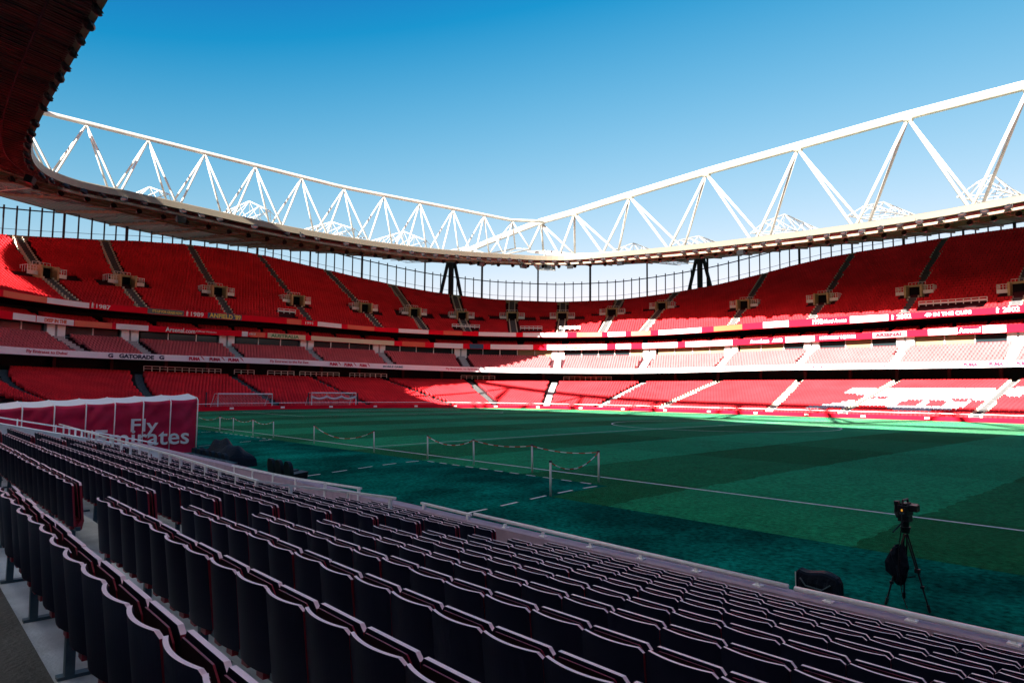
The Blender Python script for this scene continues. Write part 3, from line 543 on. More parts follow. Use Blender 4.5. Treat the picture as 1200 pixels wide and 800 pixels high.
for t, (n, d0, fl) in TIERS.items():
    lo, hi = (.19, .613) if t == 'low' else (.19, .605)
    for k in range(n):
        d = d0 + k * DD + .42
        ss = np.linspace(lo, hi, 4000); P, _ = vec_at(ss, d); L = np.r_[0, np.cumsum(np.linalg.norm(np.diff(P, axis=0), axis=1))]
        sv = np.interp(np.arange(0, L[-1], .5), L, ss); P, Nn = vec_at(sv, d); mps = L[-1] / (hi - lo)
        keep = np.ones(len(sv), bool)
        if t == 'low':
            for sa, sb in zip(CAL['lowb'], CAL['low']): keep &= abs(sv - lerp(sa, sb, k / 23)) * mps > .85
        elif t == 'club':
            for s in CAL['club']: keep &= abs(sv - s) * mps > 1.05
        elif t == 'box':
            for s in np.arange(.2, .6, .0125): keep &= abs(sv - s) * mps > .5
        else:
            for a in up_aisle:
                keep &= abs(sv - up_s(a, d)) * mps > .9
                if -1.2 < d - a[2] < 2.8: keep &= abs(sv - a[1]) * mps > (3.3 if d - a[2] < 1.4 else 1.5)
            if k in (1, 2, 3):
                for s0, s1 in ((.4065, .4125), (.3955, .4015), (.237, .2625), (.497, .506), (.424, .432)): keep &= ~((sv > s0) & (sv < s1))
        ty = np.zeros(len(sv), int) + (1 if t in ('club',) else 0)
        if t == 'low':
            dd = np.full(len(sv), d); c = inside(CAL['cannon'], sv, dd) | inside(CAL['cannon2'], sv, dd)
            for h in CAL['holes']: c &= ~inside(h, sv, dd)
            ty[c] = 2
        z = floor_vec(t, k, sv)
        pos.append(np.c_[P, z][keep]); nrm.append(Nn[keep]); typ.append(ty[keep])
pos, nrm, typ = np.concatenate(pos), np.concatenate(nrm), np.concatenate(typ)
jit = rng.normal(0, .012, (len(pos), 2)); pos[:, :2] += jit
nA = len(pos); V = np.empty((nA, 16, 3)); Tn = np.stack([nrm[:, 1], -nrm[:, 0]], 1)
tilt = rng.normal(0, .010, nA)
for i in range(16):
    a, b, c = tmplV[i]
    V[:, i, 0] = pos[:, 0] + Tn[:, 0] * a + nrm[:, 0] * (b + tilt * (i > 7)); V[:, i, 1] = pos[:, 1] + Tn[:, 1] * a + nrm[:, 1] * (b + tilt * (i > 7)); V[:, i, 2] = pos[:, 2] + c
seatV = [V.reshape(-1, 3)]; seatF = [(tmplF[None] + (np.arange(nA) * 16)[:, None, None]).reshape(-1, 4)]; seatM = [np.repeat(typ, 10)]

# ---------------------------------------------------------------- near terrace and its seats
yk = lambda k: -50.578 + .792 * k
zk = lambda k: 1.577 - .1663 * k
fz = lambda k: zk(k) - .85
mb = MB()
for k in range(-14, 9):
    y0 = yk(k) - .10; y1 = yk(k + 1) - .10 if k < 8 else -43.72; zb = fz(k) - .6
    x0 = 17.2 if k >= 7 else (1.3 if k > -1 else -4)
    mb.box(((x0 + 48) / 2, (y0 + y1) / 2, (fz(k) + zb) / 2), ((48 - x0) / 2, (y1 - y0) / 2 - .0015, (fz(k) - zb) / 2), 'dark_concrete' if k == -2 else 'concrete')
    for ax_ in (22.26, 7.1):
        if k < (8 if ax_ > 9 else 6): mb.box((ax_, y1 - .2, fz(k) + .04), (.55, .17, .045), 'concrete')
mb.box((9.1, -44.4, -.66), (8.05, .66, .2), 'concrete')
tag(mb.build('terrace'), kind='structure')
# seat template (origin on the floor under the backrest, user faces +y)
def shell(nx, yf, yb, zt_, zb_, half, lean, rc, mtop, mfront, mback, mside):
    mb = MB(); cols = []
    for i in range(nx + 1):
        u = -1 + 2 * i / nx; x = u * half; e = max(0, abs(x) - (half - rc)); zc = zt_ - (rc - math.sqrt(max(0, rc * rc - e * e)))
        col = []
        for f in (0, .35, .75, 1.):
            z = zb_ + (zc - zb_) * f; fl = (z - zb_) / (zt_ - zb_); col.append((x, yb(u) - lean * fl, yf(u) - lean * fl, z))
        cols.append(col)
    mb.grid([[(c[0], c[1], c[3]) for c in col] for col in cols], mback); mb.grid([[(c[0], c[2], c[3]) for c in col] for col in cols], mfront)
    mb.grid([[(col[-1][0], col[-1][1], col[-1][3]), (col[-1][0], col[-1][2], col[-1][3])] for col in cols], mtop)
    mb.grid([[(col[0][0], col[0][1], col[0][3]), (col[0][0], col[0][2], col[0][3])] for col in cols], mside)
    for col in (cols[0], cols[-1]): mb.grid([[(c[0], c[1], c[3]), (c[0], c[2], c[3])] for c in col], mside)
    return mb
HW = .2285
back_mb = shell(16, lambda u: -.044 * (1 - u * u) + .026, lambda u: -.044 * (1 - u * u) + .006, .85, .36, HW, .05, .026, 'near_rim_sheen', 'near_back_shade', 'near_back_shade', 'near_side')
pan_mb = shell(16, lambda u: .104, lambda u: .080, .853, .42, .2265, .05, .032, 'near_rim_sheen', 'near_back_shade', 'near_back_shade', 'near_side')
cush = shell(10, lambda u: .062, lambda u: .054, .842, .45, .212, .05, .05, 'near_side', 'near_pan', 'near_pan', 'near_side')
b0 = len(pan_mb.v)
for v in cush.v: pan_mb.v.append(v)
for f, mi in zip(cush.f, cush.m): pan_mb.f.append(tuple(i + b0 for i in f)); pan_mb.m.append(pan_mb.mi(cush.mats[mi]))
# kicked hem of the folded pan
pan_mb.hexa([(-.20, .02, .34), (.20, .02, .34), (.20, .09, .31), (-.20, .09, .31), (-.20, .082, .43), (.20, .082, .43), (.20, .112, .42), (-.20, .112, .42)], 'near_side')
br = MB(); br.box((-.11, .045, .37), (.045, .06, .05), 'near_side'); br.box((.11, .045, .37), (.045, .06, .05), 'near_side'); br.box((0, .05, .33), (.23, .025, .022), 'steel_blue'); br.tube([(-.215, .0, .36), (-.215, .14, .38)], .022, 'steel_blue', 6)
lg = MB(); lg.box((-.1, .055, .165), (.032, .026, .16), 'steel_blue'); lg.box((-.1, .12, .012), (.035, .13, .012), 'steel_blue')
me_back, me_pan = back_mb.build('backrest', mesh_only=True, smooth=False), pan_mb.build('seat_pan', mesh_only=True)
me_br, me_leg = br.build('bracket', mesh_only=True), lg.build('leg', mesh_only=True)
SW = .46
near = []       # k, block, n from aisle, x
for k in range(-1, 9):
    for i in range(30):
        if k >= 7 and 21.62 - SW * (i + .5) < 17.4: continue
        near.append((k, 0, i + 1, 21.62 - SW * (i + .5)))
    for i in range(40):
        near.append((k, 1, i + 1, 22.90 + SW * (i + .5)))
    if 0 < k < 7:
        for i in range(11): near.append((k, 2, i + 1, 6.55 - SW * (i + .5)))
cand = []
for k, b, i, x in near:
    P = np.array([[x, yk(k), zk(k)]]); X, Y, D = px(P)
    if D[0] < .6: continue
    vis = -40 < X[0] < 1245 and Y[0] < 845
    cand.append((D[0] if vis else 99 + D[0], k, b, i, x, vis))
cand.sort(); indiv = [c for c in cand if c[5]][:296]; rest = [c for c in cand[len(indiv):] if c[0] < 99 or (c[2] == 1 and c[4] < 36) or c[2] != 1]
rest = [c for c in cand if c not in indiv and (c[5] or c[4] < 36)]
proto = None
for _, k, b, i, x, vis in indiv:
    row = 9 - k; jz = random.uniform(-.004, .004)
    side = 'left of the aisle' if b == 0 else 'right of the aisle'
    if b == 2: side = 'beyond the far aisle'
    lab = 'folded red chair %s, %s from it, %s row up from the rail' % (side, ordinal(i), ordinal(row))
    if proto is None:
        r = empty('folding_chair', (0, 0, 0), lab, 'chair', 'folded chairs of the near stand')
        kids = []
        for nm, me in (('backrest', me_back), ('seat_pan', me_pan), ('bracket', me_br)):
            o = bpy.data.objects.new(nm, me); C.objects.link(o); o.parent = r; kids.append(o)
        leg = bpy.data.objects.new('leg', me_leg); leg.parent = None
        proto = (r, kids, leg)
    else:
        r = proto[0].copy(); C.objects.link(r); r['label'] = lab
        for o in proto[1]: c = o.copy(); C.objects.link(c); c.parent = r
    if i % 3 == 1:
        c = proto[2].copy(); C.objects.link(c); c.parent = r; c.name = 'leg'
    r.location = (x, yk(k) + random.uniform(-.004, .004), fz(k) + jz); r.rotation_euler = (random.uniform(-.014, .014), random.uniform(-.004, .004), random.uniform(-.014, .014))
bpy.data.objects.remove(proto[2])
# the other near seats join the far ones in the single seating object (same meshes, materials after the three far ones)
SM = ['seat', 'club', 'white_seat', 'near_rim_sheen', 'near_side', 'near_back_shade', 'near_pan', 'steel_blue']
near_tris = []
for me in (me_back, me_pan, me_br):
    v = np.array([q.co[:] for q in me.vertices]); f = [tuple(q.vertices) for q in me.polygons]; mi = [SM.index(next(k for k, mm in M.items() if mm == me.materials[q.material_index])) for q in me.polygons]
    near_tris.append((v, f, mi))
off = sum(len(v) for v in seatV); nf_extra = []; nm_extra = []; nv_extra = []
for _, k, b, i, x, vis in rest:
    base = np.array([x, yk(k), fz(k)])
    for v, f, mi in near_tris:
        nv_extra.append(v + base); nf_extra += [tuple(q + off for q in ff) for ff in f]; nm_extra += mi; off += len(v)
allV = np.concatenate(seatV + nv_extra); F4 = np.concatenate(seatF); me = bpy.data.meshes.new('seats')
nquad = len(F4); loops = F4.ravel().tolist(); starts = list(range(0, nquad * 4, 4)); tot = [4] * nquad
cur = nquad * 4
for f in nf_extra: loops += list(f); starts.append(cur); tot.append(len(f)); cur += len(f)
me.vertices.add(len(allV)); me.vertices.foreach_set('co', allV.astype(np.float32).ravel())
me.loops.add(len(loops)); me.loops.foreach_set('vertex_index', loops); me.polygons.add(len(starts)); me.polygons.foreach_set('loop_start', starts)
me.polygons.foreach_set('material_index', np.concatenate(seatM).tolist() + nm_extra)
for m in SM: me.materials.append(M[m])
me.update(calc_edges=True); me.validate()
seats = bpy.data.objects.new('seats', me); C.objects.link(seats); tag(seats, 'rows of red, pale red and white seats filling the far stands', 'seats', kind='stuff')

# ---------------------------------------------------------------- near wall, rails, ramp wall
mb = MB(); mb.box((20, -43.56, -.01), (33, .16, .15), 'coping'); mb.box((20, -43.55, -.40), (33, .13, .236), 'near_side'); mb.box((20, -43.30, -.42), (33, .10, .20), 'dark')
tag(mb.build('front_wall'), 'low mauve coping wall between the near front row and the turf', 'wall')
def rail(name, pts, label, r=.032, post_x=None, foot=None, grp=None):
    rt = empty(name, pts[0], label, 'handrail', grp); mb = MB(); mb.tube(pts, r, 'rail', 10); child(mb, 'rail', rt, True)
    for q in post_x or ():
        mb = MB(); x, y, z, zb = q; mb.box((x, y, (z + zb) / 2), (.028, .02, (z - zb) / 2), 'rail'); mb.box((x, y, zb + .01), (.06, .05, .012), 'rail'); child(mb, 'post', rt)
    return rt
zr = lambda x: .205 + max(0, 24 - x) * .016
G = 'white handrails along the front wall'
rail('handrail', [(26.71, -43.58, .21), (34, -43.58, .205), (44, -43.58, .20)], 'round white handrail just below the camera tripod', post_x=[(x, -43.58, .20, .135) for x in (27.13, 28.05, 29.0, 29.95, 30.9, 31.9, 33, 34.2)], grp=G, r=.034)
rail('handrail', [(20.3, -43.58, .27), (24, -43.58, .235), (26.62, -43.58, .215)], 'round white handrail in front of the seats, left of the black bag', post_x=[(x, -43.58, .21, .135) for x in (21.2, 22.2, 23.3, 24.31, 25.28, 26.21)], grp=G, r=.034)
def flat_rail(pts, posts, label, grp=G, drop=.34):
    rt = empty('handrail', pts[0], label, 'handrail', grp); mb = MB()
    for a, b in zip(pts[:-1], pts[1:]): mb.bar(a, b, .05, .045, 'rail')
    child(mb, 'rail', rt)
    for x in posts:
        z = np.interp(x, [p[0] for p in pts], [p[2] for p in pts]); y = np.interp(x, [p[0] for p in pts], [p[1] for p in pts])
        mb = MB(); mb.box((x, y, z - drop / 2 - .02), (.03, .03, drop / 2), 'rail'); child(mb, 'post', rt)
flat_rail([(-4, -46.65, 1.10), (1.45, -46.65, 1.04), (11.7, -46.65, .95), (14.8, -46.65, .88), (17.2, -46.65, .84), (17.25, -45.8, .66), (17.7, -44.9, .52), (18.6, -44.3, .44)], [-3, -1.8, -.6, .6, 1.8, 3, 4.2, 5.4, 6.5, 7.6, 8.6, 9.6, 10.6, 11.5, 12.4, 13.3, 14.2, 15.1, 16.1, 17.15, 17.24, 17.7, 18.5], 'long flat-topped white rail with many short posts above the tarpaulins', drop=.6)
flat_rail([(8.0, -43.72, .17), (10.2, -43.72, .19), (12.7, -43.72, .22), (16.2, -43.72, .33)], [8.2, 9.7, 11.2, 12.7, 14.4, 16.1], 'white rail behind the black bucket seats', drop=.4)
flat_rail([(18.5, -43.58, .26), (20.2, -43.58, .24)], [18.6, 20.1], 'short white rail piece beside the gap in the front row', drop=.3)
# sloping pale wall of the tunnel ramp and its thin rail
mb = MB(); mb.hexa([(-.9, -50.6, -.6), (1.0, -50.6, -.6), (1.0, -43.9, -.6), (-.9, -43.9, -.6), (-.9, -50.6, 1.70), (1.0, -50.6, 1.70), (1.0, -43.9, .16), (-.9, -43.9, .16)], 'pale_wall')
tag(mb.build('ramp_wall'), 'pale sloping wall between the seats and the maroon tunnel canopy', 'wall')
rt = empty('handrail', (0, -50.4, 1.8), 'thin white rail above the pale sloping wall', 'handrail', G)
mb = MB(); mb.tube([(0, -50.4, 1.86), (0, -49.1, 1.56), (0, -45.8, .87), (0, -43.9, .42)], .025, 'rail', 8); child(mb, 'rail', rt)
for y, z in ((-49.8, 1.70), (-48.6, 1.45), (-47.4, 1.20), (-46.2, .95), (-45.0, .68)):
    mb = MB(); mb.box((0, y, z - .1), (.02, .02, .16), 'rail'); child(mb, 'post', rt)

# ---------------------------------------------------------------- tunnel canopy
rt = empty('tunnel_canopy', (-6.9, -45.8, -.5), 'maroon fabric tunnel canopy lettered Fly Emirates beside the pitch', 'canopy')
def ctop(y): return 2.17 + (y + 40.7) * .052
mb = MB(); ys = fr(-52.5, -40.65, 158); zs = [i / 30 for i in range(31)]
def fold(y, f):
    seg = ((y + 40.65) / 1.2) % 1; return .03 * math.sin(seg * math.pi) * (.5 + f) + .05 * f * math.sin(7 * f + 3.7 * y) * math.sin(seg * math.pi) + .022 * (.3 + f) * math.sin(19 * f - 5 * y + 2 * math.sin(3 * y))
mb.grid([[(-5.3 + fold(y, f) - (.10 if f > .97 else 0), y, -.55 + (ctop(y) + .55 - .05 * math.sin((((y + 40.65) / 1.2) % 1) * math.pi)) * f) for f in zs] for y in ys], 'canvas')
mb.grid([[(-5.3 - 3.2 * i / 10 - (.1 if i == 0 else 0), y, ctop(y) + .22 * math.sin(math.pi * i / 10) - .05 * math.sin((((y + 40.65) / 1.2) % 1) * math.pi)) for i in range(11)] for y in ys], 'canvas_trim')
mb.grid([[(-8.5, y, z) for z in (-.55, ctop(y))] for y in ys], 'canvas')
fr_ = [[(-5.3 - 3.2 * i / 10, -40.64, z) for z in (-.55, ctop(-40.65) + .22 * math.sin(math.pi * i / 10))] for i in range(11)]; mb.grid(fr_, 'canvas'); child(mb, 'fabric_cover', rt, True)
for y in (-40.62, -41.88, -43.09, -44.29, -45.45, -46.66, -47.83, -49.0, -50.2):
    mb = MB(); mb.tube([(-5.22, y, -.5), (-5.21, y, ctop(y) - .08), (-5.4, y, ctop(y) + .04), (-6.9, y, ctop(y) + .22), (-8.4, y, ctop(y) + .04), (-8.5, y, -.5)], .028, 'canvas_trim', 6); child(mb, 'hoop', rt, True)
def flat_text(txt, y0, y1, z0, z1, x, m, par, bold=.03):
    me = text_mesh(txt, bold); V = np.array([v.co[:] for v in me.vertices]); lo, hi = V.min(0), V.max(0)
    o_ = np.c_[np.full(len(V), x) + V[:, 2] * .3, lerp(y0, y1, (V[:, 0] - lo[0]) / (hi[0] - lo[0])), lerp(z0, z1, (V[:, 1] - lo[1]) / (hi[1] - lo[1]))] - np.array(rt.location)
    me.vertices.foreach_set('co', o_.astype(np.float32).ravel()); me.materials.clear(); me.materials.append(M[m]); me.update()
    o = bpy.data.objects.new('lettering', me); C.objects.link(o); o.parent = par
flat_text('Fly', -43.60, -42.42, .42, 1.22, -5.19, 'canvas_trim', rt, .012)
flat_text('Emirates', -45.05, -40.98, -.05, .74, -5.19, 'canvas_trim', rt, .012)

# ---------------------------------------------------------------- ropes and posts along the touchline
posts = [(-18.2, -34.9), (-16.1, -34.75), (-12.5, -34.85), (-9.5, -34.8), (-3.7, -35.05), (2.45, -35.05), (6.7, -35.0), (9.75, -34.95), (13.05, -34.95), (16.22, -35.02), (16.9, -37.95)]
tops = []
for i, (x, y) in enumerate(posts):
    mb = MB(); z = zt(y); lean = random.uniform(-.03, .03); tp = (x + lean, y - .02, z + .97); tops.append(tp)
    lab = ('white rope post standing apart from the touchline, where the dark turf begins' if i == 10 else 'slim white rope post along the near touchline, %s from the left' % ordinal(i + 1))
    rt = empty('rope_post', (x, y, z), lab, 'post', 'white rope posts beside the pitch')
    mb.tube([(x, y, z), tp], .032, 'white', 8); child(mb, 'pole', rt, True); mb = MB(); mb.tube([tp, (tp[0], tp[1], tp[2] + .05)], .045, 'iron', 8); child(mb, 'cap', rt)
for i, (a, b, sag) in enumerate(((0, 1, .12), (1, 2, .22), (2, 3, .22), (4, 5, .5), (6, 7, .28), (7, 8, .12), (8, 9, .12), (9, 10, .35))):
    A, B = Vector(tops[a]), Vector(tops[b]); n = 11; mb = MB(); P = [A.lerp(B, j / 22) - Vector((0, 0, sag * 4 * (j / 22) * (1 - j / 22))) for j in range(23)]
    for j in range(11): mb.tube(P[2 * j:2 * j + 3], .016 if j % 2 else .013, 'white' if j % 2 else 'wallred', 6)
    tag(mb.build('rope'), 'red and white rope sagging between posts, %s span from the left' % ordinal(i + 1), 'rope', 'ropes strung between the posts')
A = Vector(tops[0]); mb = MB(); P = [A.lerp(Vector((-22.5, -34.9, .55)), j / 12) - Vector((0, 0, .2 * 4 * (j / 12) * (1 - j / 12))) for j in range(13)]
for j in range(6): mb.tube(P[2 * j:2 * j + 3], .014, 'white' if j % 2 else 'wallred', 6)
tag(mb.build('rope'), 'red and white rope running off behind the maroon canopy', 'rope', 'ropes strung between the posts')

# ---------------------------------------------------------------- goals stored behind the end wall
def goal(p0, p1, zt_, label, rolled):
    p0, p1 = Vector((*p0, 0)), Vector((*p1, 0)); d = (p1 - p0).normalized(); n = Vector((d.y, -d.x, 0))
    if n.x > 0: n = -n
    rt = empty('goal', ((p0 + p1) / 2), label, 'goal', 'goals stored behind the end wall'); mb = MB(); up = Vector((0, 0, 1))
    mb.tube([p0 - up * .05, p0 + up * zt_, p1 + up * zt_, p1 - up * .05], .085, 'white', 8)
    child(mb, 'frame', rt)
    mb = MB()
    for p in (p0, p1): mb.tube([p + up * zt_, p + n * .9 + up * zt_, p + n * 2. + up * .1], .035, 'white', 6)
    mb.tube([p0 + n * .9 + up * zt_, p1 + n * .9 + up * zt_], .03, 'white', 6); child(mb, 'back_frame', rt)
    mb = MB(); L = (p1 - p0).length
    if rolled:
        m_ = [p0 + d * (L * i / 24) + n * .12 + up * (zt_ - .55 - .32 * abs(math.sin(i / 24 * math.pi * 3))) for i in range(25)]; mb.tube(m_, .17, 'net', 8)
        for i in range(1, 3):
            q = p0 + d * (L * i / 3) + n * .1; mb.bar(q + up * (zt_ - .05), q + up * (zt_ - .7), .05, .05, 'net')
    for i in range(0, 37):
        q = p0 + d * (L * i / 36) + n * .6; mb.bar(q - n * .5 + up * zt_, q + n * 1.1 + up * .1, .014, .014, 'net')
    for i in range(1, 11):
        f = i / 11; q = n * (.1 + 1.6 * f) + up * (zt_ * (1 - f) + .1 * f); mb.bar(p0 + q, p1 + q, .014, .014, 'net')
    child(mb, 'net', rt)
goal((-59.4, -20.7), (-60.5, -13.1), 2.06, 'white goal with its net hanging, beside the maroon canopy', False)
goal((-60.9, -7.1), (-61.1, .1), 2.26, 'white goal with its net tied up in swags under the crossbar', True)
mb = MB(); 
for q in ((-60.2, -21.9), (-61.2, -7.5), (-61.3, .5)): 
    m2 = MB(); m2.box((q[0], q[1], 1.0), (.06, .06, 1.25), 'iron'); tag(m2.build('net_post'), 'dark post supporting goal netting, ' + {-21.9: 'left of the first goal', -7.5: 'at the left of the second goal', .5: 'at the right of the second goal'}[q[1]], 'post', 'dark posts beside the goals')

# ---------------------------------------------------------------- dugout seats and covers
for i, (x, y) in enumerate(((6.55, -41.5), (7.2, -41.5), (7.95, -41.5))):
    z = zt(y); rt = empty('bucket_seat', (x, y, z), 'black bucket seat by the near wall, %s' % ('nearest the tarpaulin heap' if i == 0 else 'middle one of three' if i == 1 else 'farthest from the tarpaulin heap'), 'seat', 'black bucket seats by the pitch'); mb = MB()
    prof = [(-.22, 0), (-.27, .35), (-.24, .55), (-.17, .68), (-.08, .73), (.08, .73), (.17, .68), (.24, .55), (.27, .35), (.22, 0)]
    b = len(mb.v)
    for yy in (-.06, .06):
        mb.v += [(x + a, y - .22 + yy - (h * .12), z + h * .9 + .05) for a, h in prof]
    n = len(prof); k_ = mb.mi('black'); mb.f += [tuple(range(b, b + n)), tuple(reversed(range(b + n, b + 2 * n)))]; mb.m += [k_, k_]
    for j in range(n): mb.f.append((b + j, b + (j + 1) % n, b + n + (j + 1) % n, b + n + j)); mb.m.append(k_)
    child(mb, 'backrest', rt); mb = MB(); mb.hexa([(x - .25, y - .2, z + .0), (x + .25, y - .2, z), (x + .25, y + .3, z), (x - .25, y + .3, z), (x - .26, y - .2, z + .28), (x + .26, y - .2, z + .28), (x + .26, y + .34, z + .34), (x - .26, y + .34, z + .34)], 'black'); child(mb, 'cushion', rt)
def lumpy(name, c, r, m, label, cat, seed, n=30, flat=.0, peaks=()):
    rr = random.Random(seed); ph = [(rr.uniform(0, 6.3), rr.uniform(1.5, 5), rr.uniform(1.5, 5)) for _ in range(6)]; mb = MB(); rows = []
    for i in range(n + 1):
        u = -1 + 2 * i / n; row = []
        for j in range(n + 1):
            v = -1 + 2 * j / n; q = max(abs(u), abs(v)); e = max(0, 1 - q ** 5) ** .5
            h = sum(math.sin(p + a * u * 2 + b * v * 2) for p, a, b in ph) / 6
            pk = max([ph_ * math.exp(-((u - pu) ** 2 + (v - pv) ** 2) / w_) for pu, pv, w_, ph_ in peaks] or [0])
            row.append((c[0] + u * r[0] * (1 + .04 * h), c[1] + v * r[1] * (1 + .05 * h), c[2] + e * r[2] * (.45 + .14 * h + pk)))
        rows.append(row)
    mb.grid(rows, m); return tag(mb.build(name, smooth=False), label, cat)
lumpy('cover_sheet', (.75, -41.35, -.52), (1.9, .7, 1.28), 'cloth', 'heap of black waterproof covers over the dugout seats', 'cover', 3, peaks=((-.15, 0, .35, .38), (.45, 0, .3, .22)))
mb = MB()
for i in range(6):
    x = -.9 + i * .72; mb = MB(); prof = [(-.22, 0), (-.26, .4), (-.2, .66), (-.08, .74), (.08, .74), (.2, .66), (.26, .4), (.22, 0)]; n = len(prof); b = 0
    for yy in (-.07, .07): mb.v += [(x + a, -42.0 + yy - .1 * h, -.5 + h * .80) for a, h in prof]
    k_ = mb.mi('black'); mb.f += [tuple(range(n)), tuple(reversed(range(n, 2 * n)))]; mb.m += [k_, k_]
    for j in range(n): mb.f.append((j, (j + 1) % n, n + (j + 1) % n, n + j)); mb.m.append(k_)
    tag(mb.build('bucket_seat'), 'black bucket seat behind the teal tarpaulin, %s from the canopy' % ordinal(i + 1), 'seat', 'black bucket seats by the pitch')
mb = MB(); P = []
for i in range(31):
    x = -1.0 + 5.6 * i / 30; w_ = .05 * math.sin(i * 1.3) + .03 * math.sin(i * 2.9); P.append([(x, -42.45 + w_ * .4, -.55), (x, -42.50 + w_, -.3), (x, -42.46 + w_ * .5, -.12 - .02 * math.sin(i * .9)), (x, -42.25, -.10), (x, -42.2, -.55)])
mb.grid(P, 'tarp'); mb.tube([(q[2][0], q[2][1] - .01, q[2][2] + .015) for q in P], .018, 'steel_blue', 5)
tag(mb.build('tarpaulin'), 'teal tarpaulin stretched over a bench in front of the black covers', 'tarpaulin')

# ---------------------------------------------------------------- bag, tripod and camera
rt = empty('equipment_bag', (25.88, -40.95, -.5), 'low boxy black equipment bag on the turf beyond the handrail', 'bag'); mb = MB(); P = []
for i in range(19):
    f = i / 18; x = 25.53 + .68 * f; t_ = -.17 - .05 * f - .03 * math.sin(f * 7) - (.05 if i in (0, 18) else 0); w_ = .13 * (1 - .25 * (abs(f - .5) * 2) ** 4); q = .012 * math.sin(i * 1.7)
    P.append([(x, -40.95 - w_ + q, -.52), (x, -40.95 - w_ * 1.1 + q, -.36), (x, -40.95 - w_ * .9, t_ - .03), (x, -40.95 - w_ * .6, t_), (x, -40.95 + w_ * .6, t_ + .01), (x, -40.95 + w_, t_ - .04), (x, -40.95 + w_, -.52)])
mb.grid(P, 'cloth'); mb.f.append(tuple(range(7))); mb.m.append(0); n_ = len(mb.v); mb.f.append(tuple(range(n_ - 7, n_))); mb.m.append(0); child(mb, 'body', rt)
mb = MB(); mb.tube([(25.62, -41.09, -.30), (25.72, -41.12, -.40), (25.98, -41.12, -.42), (26.10, -41.09, -.33)], .012, 'steel_blue', 6); mb.tube([(25.54, -41.07, -.5), (25.54, -41.08, -.22)], .008, 'rail', 5); child(mb, 'strap', rt)
hub = Vector((27.08, -40.68, .62)); base_z = zt(-40.8)
rt = empty('tripod', (27.08, -40.68, base_z), 'tall black camera tripod standing on the dark turf', 'tripod')
for i, f in enumerate(((27.41, -40.80, zt(-40.8)), (26.83, -40.86, zt(-40.86)), (26.93, -40.38, zt(-40.4)))):
    f = Vector(f); mb = MB(); t = (hub - f); side = t.cross(Vector((0, 0, 1))).normalized() * .022; mid = f.lerp(hub, .5)
    a = hub + (f - hub).normalized() * .05
    mb.tube([a + side, mid + side * .8], .011, 'black', 6); mb.tube([a - side, mid - side * .8], .011, 'black', 6); mb.tube([mid.lerp(hub, .12), f.lerp(hub, .08)], .012, 'black', 6); mb.box(mid, (.035, .03, .03), 'black'); mb.tube([f + Vector((0, 0, .0)), f.lerp(hub, .09)], .022, 'black', 6)
    mb.box(f.lerp(hub, .30), (.024, .02, .02), 'black')
    child(mb, 'leg', rt); m2 = MB(); m2.box(mid + side * 1.6, (.014, .012, .012), 'rail'); m2.build('clamp_lever', None).parent = None
    bpy.data.objects.remove(bpy.data.objects['clamp_lever'])
mb = MB(); c_ = Vector((27.06, -40.68, -.08))
for f in ((27.22, -40.75, -.02), (26.97, -40.76, -.02), (27.0, -40.55, -.02)): mb.tube([c_, f], .008, 'black', 5)
child(mb, 'spreader', rt)
mb = MB(); mb.tube([hub - Vector((0, 0, .03)), hub + Vector((0, 0, .06))], [.055, .075], 'black', 12); mb.tube([hub + Vector((0, 0, .06)), hub + Vector((0, 0, .15))], [.05, .06], 'black', 12)
mb.box(hub + Vector((0, 0, .19)), (.075, .09, .045), 'black'); mb.tube([hub + Vector((.02, -.05, .18)), hub + Vector((-.05, -.38, .02))], .010, 'black', 6); child(mb, 'fluid_head', rt)
lumpy('rain_cover', (27.0, -40.74, .0), (.1, .09, .1), 'cloth', 'x', 'x', 8, n=8); bpy.data.objects.remove(bpy.data.objects['rain_cover'])
mb = MB(); n = 18; rows = []
for i in range(n):
    a = 2 * math.pi * i / n; row = []
    for j, (rr_, zz) in enumerate(((.02, .40), (.09, .38), (.13, .28), (.15, .12), (.14, -.02), (.10, -.12), (.06, -.17), (.0, -.18))):
        w_ = 1 + .30 * math.sin(3 * a + j * 1.1) + .22 * math.sin(5 * a - j) + .1 * math.sin(9 * a + 2 * j); row.append((27.0 + rr_ * w_ * .92 * math.cos(a) * (.8 if math.cos(a) > 0 else 1), -40.74 + rr_ * w_ * .75 * math.sin(a), zz + .02 * math.sin(4 * a)))
    rows.append(row)
mb.grid(rows, 'cloth', closed=True)
tag(mb.build('rain_cover'), 'crumpled black rain cover hanging halfway up the tripod', 'cover')
rt = empty('video_camera', (27.08, -40.68, .86), 'black broadcast video camera mounted on the tripod', 'camera')
mb = MB(); cb = Vector((27.08, -40.66, .93)); mb.box(cb, (.062, .15, .075), 'black'); mb.box(cb + Vector((0, .02, .085)), (.045, .10, .02), 'black'); child(mb, 'body', rt)
mb = MB(); mb.tube([cb + Vector((0, .14, 0)), cb + Vector((0, .30, 0))], [.05, .06], 'black', 14); mb.box(cb + Vector((0, .33, 0)), (.075, .045, .06), 'black'); child(mb, 'lens', rt, False)
mb = MB(); mb.tube([cb + Vector((0, -.12, .075)), cb + Vector((0, -.10, .15)), cb + Vector((0, .10, .155)), cb + Vector((0, .13, .075))], .016, 'black', 8); child(mb, 'handle', rt)
mb = MB(); mb.box(cb + Vector((.13, -.02, .045)), (.055, .07, .045), 'black'); mb.tube([cb + Vector((.05, 0, .07)), cb + Vector((.10, 0, .06))], .014, 'black', 6); child(mb, 'viewfinder', rt)
